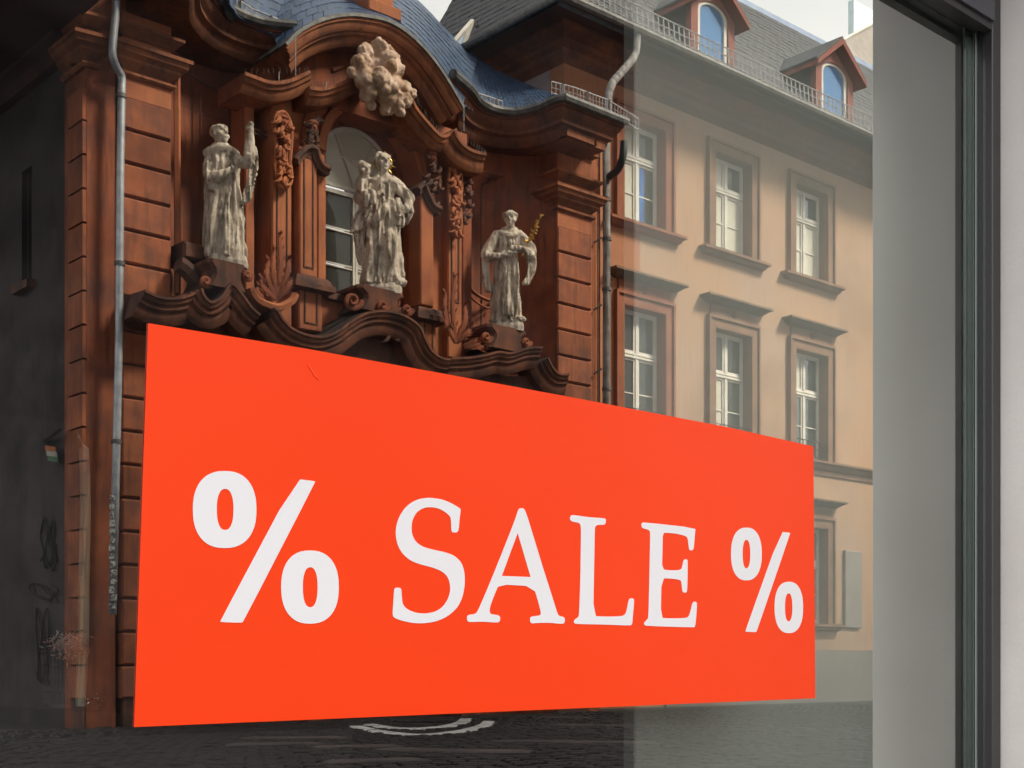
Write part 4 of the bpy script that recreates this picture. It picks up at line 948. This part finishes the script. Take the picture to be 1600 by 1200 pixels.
# dormers
def dormer(pxl, pxr, pya, apex_py, glass):
    YD = YB-.9; xl, xr = xat(pxl, YD), xat(pxr, YD); xc = (xl+xr)/2; zb = ZE+.15
    za = zat((pxl+pxr)/2, apex_py, YD); zs = za-.60; r = (xr-xl)/2*.70; zt2 = za-.36-.55*r
    def seg(xc, r, zb, zt):
        return [(xc-r, zb), (xc+r, zb)]+[(xc+r*math.cos(a), zt+r*.55*math.sin(a)) for a in [math.pi*i/14 for i in range(15)]]
    d = MB().prism([[(xl, zb), (xr, zb), (xr, zs), (xc, za-.08), (xl, zs)], seg(xc, r, zb+.02, zt2)], YD, YD+.14).build('dormer', M['dormer'], apt)
    MB().prism([seg(xc, r-.003, zb+.02, zt2), seg(xc, r-.10, zb+.1, zt2)], YD+.03, YD+.10).build('window_frame', M['white_wood'], d)
    MB().prism([seg(xc, r-.09, zb+.09, zt2)], YD+.07, YD+.08).build('pane', M['glass_blue'], d)
    for sx, xx in ((-1, xl), (1, xr)):
        MB().box(min(xx, xx-sx*.05), max(xx, xx-sx*.05), YD+.14, YD+2.6, zb-.1, zs+.05).build('dormer_cheek', M['slate_grey'], d)
        top = Vector((xc, 0, za)); lo = Vector((xx+sx*.22, 0, zs-.1)); b = MB()
        n_ = Vector((-(lo-top).z*sx, 0, (lo-top).x*sx)).normalized()*.1
        v = []
        for y in (YD-.22, YD+3.0):
            v += [Vector((top.x, y, top.z)), Vector((lo.x, y, lo.z)), Vector((lo.x, y, lo.z))+Vector((0, 0, .11)), Vector((top.x, y, top.z+.14))]
        b.add(v, [(0, 1, 2, 3), (7, 6, 5, 4), (0, 4, 5, 1), (1, 5, 6, 2), (2, 6, 7, 3)]).build('dormer_roof', M['dormer'], d)
    for sx, xx in ((-1, xl), (1, xr)):
        top = Vector((xc, 0, za+.14)); lo = Vector((xx+sx*.24, 0, zs+.01)); v = []
        for y in (YD-.2, YD+3.0): v += [Vector((top.x, y, top.z)), Vector((lo.x, y, lo.z)), Vector((lo.x, y, lo.z+.05)), Vector((top.x, y, top.z+.05))]
        MB().add(v, [(0, 1, 2, 3), (7, 6, 5, 4), (0, 4, 5, 1), (1, 5, 6, 2), (2, 6, 7, 3)]).build('dormer_roof', M['slate_grey'], d)
dormer(1275, 1333, 0, 74, 0)
dormer(1080, 1148, 0, -24, 0)

# downpipe of the house and the one of the church
dp = thing('downpipe', P(948, 1095, 17.35), 'old chalky downpipe between the church and the cream house, swan neck at the eaves', 'drainpipe')
pp = [P(995, 42, 17.6), P(995, 70, 17.55), P(990, 90, 17.5), P(972, 112, 17.2), P(957, 130, 17.0), P(951, 150, 16.9), P(950, 180, 16.7)]
MB().tube(catmull(pp, 4), [.075]*(4*6+1), 12).build('pipe', M['zinc_old'], dp, smooth='all')
pp = [P(947, 225, 17.05), P(948, 400, 17.05), P(947, 700, 17.05), P(944, 1095, 17.05)]
MB().tube(pp, .068, 14).build('pipe', M['zinc_old'], dp, smooth='all')
MB().tube(catmull([P(975, 222, 16.5), P(973, 245, 16.5), P(965, 265, 16.7), P(952, 276, 17.0)], 5), .07, 12).build('pipe_bend', M['iron'], dp, smooth='all')
for py in (312, 374, 452, 608):
    q = P(948, py, 17.05); MB().tube([q+Vector((0, 0, -.03)), q+Vector((0, 0, .03))], .085, 14).build('pipe_clamp', M['zinc'], dp, smooth=True)
cable = MB()
for x in (934, 937): cable.tube([P(x, 330, 17.05), P(x, 640, 17.05)], .008, 5)
for py in (375, 480, 580): cable.tube([P(928, py+4, 17.05), P(940, py-4, 17.0)], .018, 5)
cable.build('cable', M['iron'], church)

# neighbouring roof beyond and a block standing in for an interior reflection above it
nb = thing('neighbouring_house', (33.5, 24, GZ), 'tan slate roof of a house rising at the right behind the mansard', 'building')
A = [P(1292, 76, 23), P(1380, 28, 26)]; B_ = [P(1320, 132, 22.0), P(1390, 150, 23)]
rn_ = ruled(B_, A, 'roof', 'slate_tan', nb, dz=0)
MB().tube([P(1290, 77, 22.95), P(1382, 27, 25.95)], .05, 5).build('verge', M['white_wood'], nb)
tb = MB().box(xat(1334, 60), xat(1375, 60), 60, 60.5, zat(1350, 60, 60), zat(1350, 8, 60)).build('reflection_block', M['teal'], at=(0, 0, 0))
tag(tb, 'pale teal patch of interior reflection above the tan roof at the right', 'building')

# ================================================================== STREET PAVING
def stone(b, c, w_, l_, rot, h=.03):
    ca, sa = math.cos(rot), math.sin(rot); v = []
    for z, s1 in ((0, 1), (h*.7, 1), (h, .8)):
        for sx, sy in ((-1, -1), (1, -1), (1, 1), (-1, 1)):
            x, y = sx*w_*s1/2, sy*l_*s1/2; v.append((c.x+x*ca-y*sa, c.y+x*sa+y*ca, c.z+z))
    b.add(v, [(0, 1, 5, 4), (1, 2, 6, 5), (2, 3, 7, 6), (3, 0, 4, 7), (4, 5, 9, 8), (5, 6, 10, 9), (6, 7, 11, 10), (7, 4, 8, 11), (8, 9, 10, 11)])
ground = bpy.data.objects['ground']
rnd = random.Random(11); b = MB(); cc = G(660, 1132)
for ring in range(5, 110):
    r = ring*.115; n_ = int(2*math.pi*r/.16)
    for k in range(n_):
        a = 2*math.pi*(k+.5*(ring % 2))/n_; x, y = cc.x+r*math.cos(a), cc.y+r*math.sin(a)
        d = c_*x+s_*y; u = s_*x-c_*y
        if d < 9 or abs(u/d) > .4 or y > 16.9 or rnd.random() < .02: continue
        stone(b, Vector((x, y, GZ)), .10, .14*rnd.uniform(.85, 1), a, .035*rnd.uniform(.6, 1.3))
b.build('cobblestones', M['cobble'], ground, kind='stuff')
for pts in ([(556, 1139), (585, 1146), (620, 1151), (660, 1153), (700, 1150), (735, 1144), (757, 1137), (764, 1131)], [(578, 1136), (605, 1141), (645, 1143), (690, 1140), (718, 1134), (728, 1127)]):
    q = catmull([G(*p) for p in pts], 5)
    for i in range(len(q)-1):
        T = q[i+1]-q[i]; bb = MB(); stone(bb, (q[i]+q[i+1])/2, T.length*.94, .2, math.atan2(T.y, T.x), .045); bb.build('paving_stone', M['cobble_pale'], ground)
for (px, py, w_, l_, a) in ((430, 1168, 1.0, .28, -.5), (460, 1158, 1.2, .25, -.6), (560, 1172, .9, .3, -.4), (655, 1178, .35, .9, .3), (765, 1180, .8, .35, -.9), (880, 1125, .9, .4, -1.0), (930, 1138, 1.4, .25, -1.0), (590, 1195, .9, .3, -.3), (900, 1165, 1.8, .25, -1.0)):
    bb = MB(); stone(bb, G(px, py), w_, l_, a, .05); bb.build('paving_slab', M['slab'], ground)

# ================================================================== SHOP WINDOW (camera side)
YW = 1.1
YF = 1.03; XJ = xat(1551, YF); ZH = P(1551, 47, YF).z; ZTOP = 2.6
def yj(px): return PX(px, 600, XJ).y
shop = thing('shop_window', (1.2, YF, GZ), 'large shop window with an anthracite metal frame holding the red sale sign', 'window')
xE = xat(1566, YF-.002)
def jamb(pa, pb, inset, m_, name, w_=.05):    # strips of the right jamb from the front (pb) to the back (pa)
    ya, yb = yj(pb), yj(pa)
    return MB().box(XJ+inset, XJ+w_, ya+.0004, yb-.0004, GZ+.3, ZTOP).build(name, M[m_], shop)
MB().bbox(XJ, xE, YF, yj(1540), GZ+.3, ZTOP, .0015).build('frame_jamb', M['anthra'], shop)
jamb(1534, 1540, .003, 'anthra_gloss', 'frame_bevel'); jamb(1524, 1534, .006, 'anthra', 'frame_groove')
jamb(1521.5, 1524, .003, 'seal', 'glazing_strip')
YG = yj(1521); YFW = 2*YG-PX(1362, 600, xE+.001).y
MB().box(xat(1508, YG+.004), XJ+.003, YG+.004, YG+.008, GZ+.3, ZTOP).build('glazing_strip', M['seal'], shop)
def head(pa, pb, up, m_, name):
    ya, yb = yj(pb), yj(pa)
    MB().box(-.6, XJ-.0006, ya+.0004, yb-.0004, ZH+up, ZH+.5).build(name, M[m_], shop)
head(1536, 1551, 0, 'anthra', 'frame_head'); head(1521.5, 1536, .006, 'anthra', 'frame_head')
MB().box(-.6, XJ-.0006, YF-.004, YF, ZH+.012, ZH+.5).build('frame_head', M['anthra_gloss'], shop)
MB().bbox(-.6, xE-.001, YF-.03, YF+.08, GZ+.2, GZ+.3, .004).build('frame_sill', M['anthra'], shop)
MB().bbox(-.66, -.6, YF, YF+.08, GZ+.2, ZTOP, .004).build('frame_jamb', M['anthra'], shop)
gp = MB().add([(-.6, YG, GZ+.3), (XJ+.02, YG, GZ+.3), (XJ+.02, YG, ZTOP), (-.6, YG, ZTOP)], [(0, 1, 2, 3)]).build('glass_pane', M['clear'], shop)
gp['label'] = 'dim glass pane mirroring the church and the cream house across the street'
MB().box(-.66, XJ, YF+.08, YG+.05, GZ+.2, GZ+.3).build('frame_sill', M['anthra'], shop)
# rendered wall of the shop front
o = MB().bbox(xE+.001, 9, YFW, YG+.006, GZ, 3.3, .003).build('shopfront_wall', M['wall_white'], at=(4, YW, GZ))
tag(o, 'rough white rendered wall at the right of the dark window frame', 'wall')
o = MB().bbox(-6, -.665, YFW, YG+.1, GZ, 3.3, .006).build('shopfront_wall', M['wall_white'], at=(-3, YW, GZ)); tag(o, 'rough white rendered wall beyond the left end of the window', 'wall')
# side panel inside the window, running back from the frame
YBK = YG+.16
o = MB().bbox(xat(992, YBK), XJ+.4, YBK, YBK+.02, GZ+.3, ZTOP, .002).build('display_back_panel', M['back_panel'], at=(2, YBK, GZ+.3)); tag(o, 'pale grey-green panel standing inside, behind the right half of the glass', 'panel')
o = MB().box(-.6, xat(560, YG), YG+.01, 2.3, -.12, -.06).build('display_floor', M['display_dark'], at=(.5, 1.6, -.12)); tag(o, 'dark display platform inside the glass at the lower left', 'platform')
o = MB().box(xat(-60, 2.3), xat(124, 2.3), 2.3, 2.33, -.12, zat(60, 655, 2.3)).build('display_board', M['display_brown'], at=(.8, 2.3, -.12)); tag(o, 'dim brown board behind the basket and the cream cloth strip', 'board')
for nm, bx in (('shop_floor', (-4, 9, YG+.01, 7, GZ, GZ+.15)), ('shop_ceiling', (-4, 9, YG+.05, 7, 3.1, 3.3)), ('shop_back_wall', (-4, 9, 6.8, 7, GZ+.15, 3.1)), ('shop_side_wall', (-4.2, -4, YG+.05, 7, GZ, 3.3)), ('shop_side_wall', (9, 9.2, YG+.05, 7, GZ, 3.3))):
    structure(MB().box(*bx).build(nm, M['display_dark']))
structure(MB().box(-30, 45, YFW, YG+.25, 3.31, 23).build('shop_shade_wall', M['wall_white']))  # unseen upper front, added this tall to shade the street and church foot
structure(MB().box(-.66, xE, YFW, YF-.014, 1.15, 3.3).build('shop_shade_lintel', M['wall_white']))  # unseen lintel, set low to darken the top of the reveal
structure(MB().box(-.66, xE, YF-.012, YG+.1, 2.62, 3.3).build('shop_front_wall', M['wall_white']))
structure(MB().box(-.66, xE, YF+.02, YG+.1, GZ, GZ+.195).build('shop_front_wall', M['wall_white']))

# sale sign
YS = YG-.0018
sign = thing('sale_sign', P(740, 1100, YS), 'large orange-red board with white % SALE % lettering on the window', 'sign')
corners = [(210, 1136), (1274, 1091), (1271, 697.5), (1140, 668), (900, 622), (700, 585), (480, 545), (232, 505)]
MB().prism([[XZ(x, y, YS) for x, y in corners]], YS, YS+.0012).build('board', M['red'], sign)
def glyph(loops, sc_, ox, oy, name):
    L = [[XZ(ox+x/sc_, oy+y/sc_, YS-.001) for x, y in lp] for lp in loops]
    return MB().prism(L, YS-.0004, YS-.0001, back=False).build(name, M['white'], sign)
def oval(x0, x1, y0, y1, e=2.35, n_=48):
    cx, cy, rx, ry = (x0+x1)/2, (y0+y1)/2, (x1-x0)/2, (y1-y0)/2
    return [(cx+rx*math.copysign(abs(math.cos(a))**(2/e), math.cos(a)), cy+ry*math.copysign(abs(math.sin(a))**(2/e), math.sin(a))) for a in [2*math.pi*i/n_ for i in range(n_)]]
def smooth_loop(p, it=1):
    for _ in range(it):
        q = []
        for i in range(len(p)):
            a, b = p[i], p[(i+1) % len(p)]
            q += [(a[0]*.78+b[0]*.22, a[1]*.78+b[1]*.22), (a[0]*.22+b[0]*.78, a[1]*.22+b[1]*.78)]
        p = q
    return p
def percent(o1, i1, sl, o2, i2, sc_, ox, oy):
    b = MB()
    for L in ([oval(*o1), oval(*i1)], [smooth_loop(sl, 1)], [oval(*o2), oval(*i2)]):
        b.prism([[XZ(ox+x/sc_, oy+y/sc_, YS-.001) for x, y in lp] for lp in L], YS-.0004, YS-.0001, back=False)
    b.build('percent_mark', M['white'], sign)
percent((88, 485, 143, 625), (237, 342, 255, 512), [(733, 193), (850, 206), (852, 214), (402, 1086), (392, 1092), (262, 1088), (260, 1080)], (640, 1000, 640, 1098), (775, 868, 745, 995), 4.0, 280, 700)
percent((82, 385, 90, 612), (196, 272, 212, 492), [(573, 131), (664, 142), (665, 150), (335, 1115), (326, 1124), (226, 1119), (224, 1110)], (512, 793, 625, 1133), (614, 688, 740, 1016), 6.32, 1130, 810)
S_ = [(625,180),(560,140),(480,105),(370,90),(270,105),(185,160),(130,240),(103,320),(98,400),(115,480),(155,550),(220,605),(300,635),(400,660),(470,688),(515,725),(540,780),(545,850),(525,920),(480,985),(420,1022),(340,1037),(260,1030),(190,1000),(155,960),(148,900),(145,840),(135,825),(92,825),(86,850),(80,950),(72,1050),(90,1072),(150,1095),(240,1113),(330,1116),(430,1100),(520,1060),(600,990),(645,900),(663,790),(660,700),(635,620),(580,565),(500,535),(400,515),(320,492),(265,455),(232,395),(226,330),(235,270),(265,215),(310,180),(370,167),(440,175),(500,205),(545,245),(551,290),(553,368),(570,376),(600,374),(612,350),(618,270),(628,195)]
A_ = [(520,85),(545,78),(570,85),(590,130),(640,290),(740,620),(830,900),(870,1030),(890,1045),(925,1052),(935,1075),(930,1105),(910,1115),(800,1103),(690,1105),(635,1110),(622,1090),(625,1055),(640,1047),(700,1040),(720,1030),(715,985),(655,778),(345,760),(300,860),(262,970),(262,1015),(280,1028),(340,1035),(357,1055),(352,1092),(330,1103),(200,1093),(80,1098),(60,1085),(60,1045),(75,1033),(130,1025),(150,1010),(200,900),(300,660),(400,410),(490,180)]
L_ = [(70,100),(85,87),(120,90),(240,108),(390,118),(404,128),(402,165),(390,180),(330,180),(308,190),(300,215),(295,500),(285,1035),(400,1040),(540,1038),(580,1025),(595,1000),(618,885),(632,868),(660,870),(670,885),(660,1000),(652,1110),(635,1125),(400,1115),(125,1110),(105,1100),(105,1080),(125,1058),(148,1045),(155,1000),(165,700),(172,250),(168,180),(150,160),(90,150),(68,135)]
E_ = [(740,165),(755,155),(1244,208),(1240,260),(1228,400),(1215,420),(1190,420),(1182,400),(1172,300),(1140,280),(1060,262),(980,254),(937,256),(935,400),(930,597),(1010,607),(1090,605),(1115,592),(1122,560),(1132,515),(1145,502),(1165,505),(1171,520),(1170,650),(1166,800),(1155,817),(1130,815),(1120,795),(1112,710),(1095,695),(1030,685),(925,680),(918,1052),(1000,1057),(1140,1055),(1175,1045),(1190,1020),(1215,915),(1230,900),(1250,903),(1259,918),(1250,1050),(1240,1135),(1225,1142),(780,1128),(762,1115),(765,1095),(790,1070),(803,1050),(812,700),(820,300),(818,240),(800,225),(750,212),(738,195)]
glyph([smooth_loop(S_, 2)], 5.214, 600, 760, 'letter_s')
glyph([smooth_loop(A_, 1), [(512, 300), (628, 695), (370, 685)]], 5.717, 720, 780, 'letter_a')
glyph([smooth_loop(L_, 1)], 6.0, 880, 790, 'letter_l')
glyph([smooth_loop(E_, 1)], 6.0, 880, 790, 'letter_e')
MB().tube(curve_px([(479, 565), (484, 575), (493, 588), (500, 596)], YS-.0002, 5), [.0002]*3+[.0008]*10+[.0002]*3, 6, flat=.6).build('crease', M['red'], sign, smooth=True)

# things in the display at the lower left
YI = YG+.12
dr = thing('fabric_strip', P(130, 1105, YI), 'narrow cream cloth strip hanging at the lower left behind the glass', 'cloth')
q = [(122, 672, 12), (125, 700, 14), (127, 740, 14), (127, 800, 15), (125, 900, 15), (123, 1000, 16), (119, 1104, 15)]
b = MB(); v = []; f = []
for i, (x, y, w_) in enumerate(q):
    for k in range(5):
        p = P(x+w_*k/4*(1 if i else .3), y+(0 if i else k*6), YI+.012*math.sin(k*1.7+i)); v += [p, p+Vector((0, .003, 0))]
for i in range(len(q)-1):
    for k in range(4):
        a = (i*5+k)*2; c = a+10; f += [(a, a+2, c+2, c), (a+1, c+1, c+3, a+3)]
b.add(v, f).build('cloth', M['cream'], dr, smooth=True)
bk = thing('wire_basket', P(90, 1108, YI), 'dark wire basket at the lower left inside the display', 'basket')
b = MB(); c0 = P(90, 1100, YI); u = (c_*c0.x+s_*c0.y)/F
def ringpt(a, py, r): p = P(90, py, YI); return p+Vector((math.cos(a)*r*u, math.sin(a)*r*u*.8, 0))
for k in range(26): a = 2*math.pi*k/26; b.tube([ringpt(a, 1100, 19), ringpt(a, 1020, 24)], .0016, 4)
for py, r in ((1100, 19), (1080, 20.3), (1060, 21.6), (1040, 23), (1020, 24)): b.tube([ringpt(2*math.pi*k/24, py, r) for k in range(25)], .002, 4)
b.build('wire_body', M['wicker'], bk)
MB().tube([P(90, 1106, YI), P(90, 1100, YI)], 20*u, 16).build('foot', M['wicker'], bk)
fb = MB(); rnd = random.Random(4)
for k in range(260):
    px, py = 105+rnd.gauss(0, 13), 1012+rnd.gauss(0, 9); p = P(px, py, YI-.02+rnd.uniform(-.03, .03)); dv = Vector((rnd.uniform(-1, 1), rnd.uniform(-.6, .4), rnd.uniform(-.3, 1))).normalized()*u*rnd.uniform(6, 12)
    fb.tube([p, p+dv*.5, p+dv], [u*.8, u*1.3, u*.2], 4)
o = fb.build('dried_flowers', M['fluff'], at=P(100, 1030, YI)); tag(o, 'pale pink and orange fluffy dried flowers on top of the wire basket', 'dried flowers')
fo = MB()
for k in range(40):
    p = P(150+rnd.gauss(0, 9), 1096+rnd.gauss(0, 6), YI); v = [p+Vector((rnd.uniform(-1, 1), rnd.uniform(-1, 1), rnd.uniform(-1, 1)))*u*4.5 for _ in range(3)]; fo.add(v, [(0, 1, 2)])
o = fo.build('crumpled_foil', M['chrome'], at=P(150, 1100, YI)); tag(o, 'crumpled silver foil beside the foot of the cream cloth strip', 'foil')
fl = thing('small_flag', PX(78, 700, 7.55), 'small orange, white and green flag hanging from a dark bracket on the mauve wall', 'flag')
MB().bar(PX(70, 690, 7.69), PX(98, 668, 7.3), .05).build('bracket', M['iron'], fl)
for k, mm in enumerate(('flag_o', 'flag_w', 'flag_g')):
    b = MB(); y0 = 696+k*8; v = [PX(70+k*2, y0, 7.6), PX(86+k*2, y0+2, 7.6), PX(87+k*2, y0+10, 7.6), PX(71+k*2, y0+8, 7.6)]; v += [p+Vector((.01, 0, 0)) for p in v]
    b.add(v, [(0, 1, 2, 3), (7, 6, 5, 4), (0, 4, 5, 1), (2, 6, 7, 3)]).build('stripe', M[mm], fl)

# ================================================================== the street lies on the camera's side of the glass:
# everything out of doors across the street stands opposite the shop, where its reflection says it is
KEEP = {'camera', 'sun', 'shop_window', 'shopfront_wall', 'display_back_panel', 'display_floor', 'display_board', 'shop_floor', 'shop_ceiling',
        'shop_back_wall', 'shop_side_wall', 'shop_front_wall', 'shop_shade_wall', 'shop_shade_lintel', 'sale_sign', 'fabric_strip', 'wire_basket', 'dried_flowers', 'crumpled_foil'}
LM = Matrix.Diagonal((1, -1, 1, 1)); MM = Matrix.Translation((0, 2*YG, 0)) @ LM; done = set()
def across(o, root=True):
    if o.data is not None and o.type == 'MESH' and o.data.name not in done:
        done.add(o.data.name); me = o.data; co = np.empty(len(me.vertices)*3, np.float32); me.vertices.foreach_get('co', co)
        co[1::3] *= -1; me.vertices.foreach_set('co', co); me.flip_normals(); me.update()
    if root: o.matrix_basis = MM @ o.matrix_basis @ LM
    else:
        o.matrix_parent_inverse = LM @ o.matrix_parent_inverse @ LM; o.matrix_basis = LM @ o.matrix_basis @ LM
    for c in o.children: across(c, False)
for o in [o for o in sc.objects if o.parent is None]:
    if o.name.split('.')[0] not in KEEP: across(o)
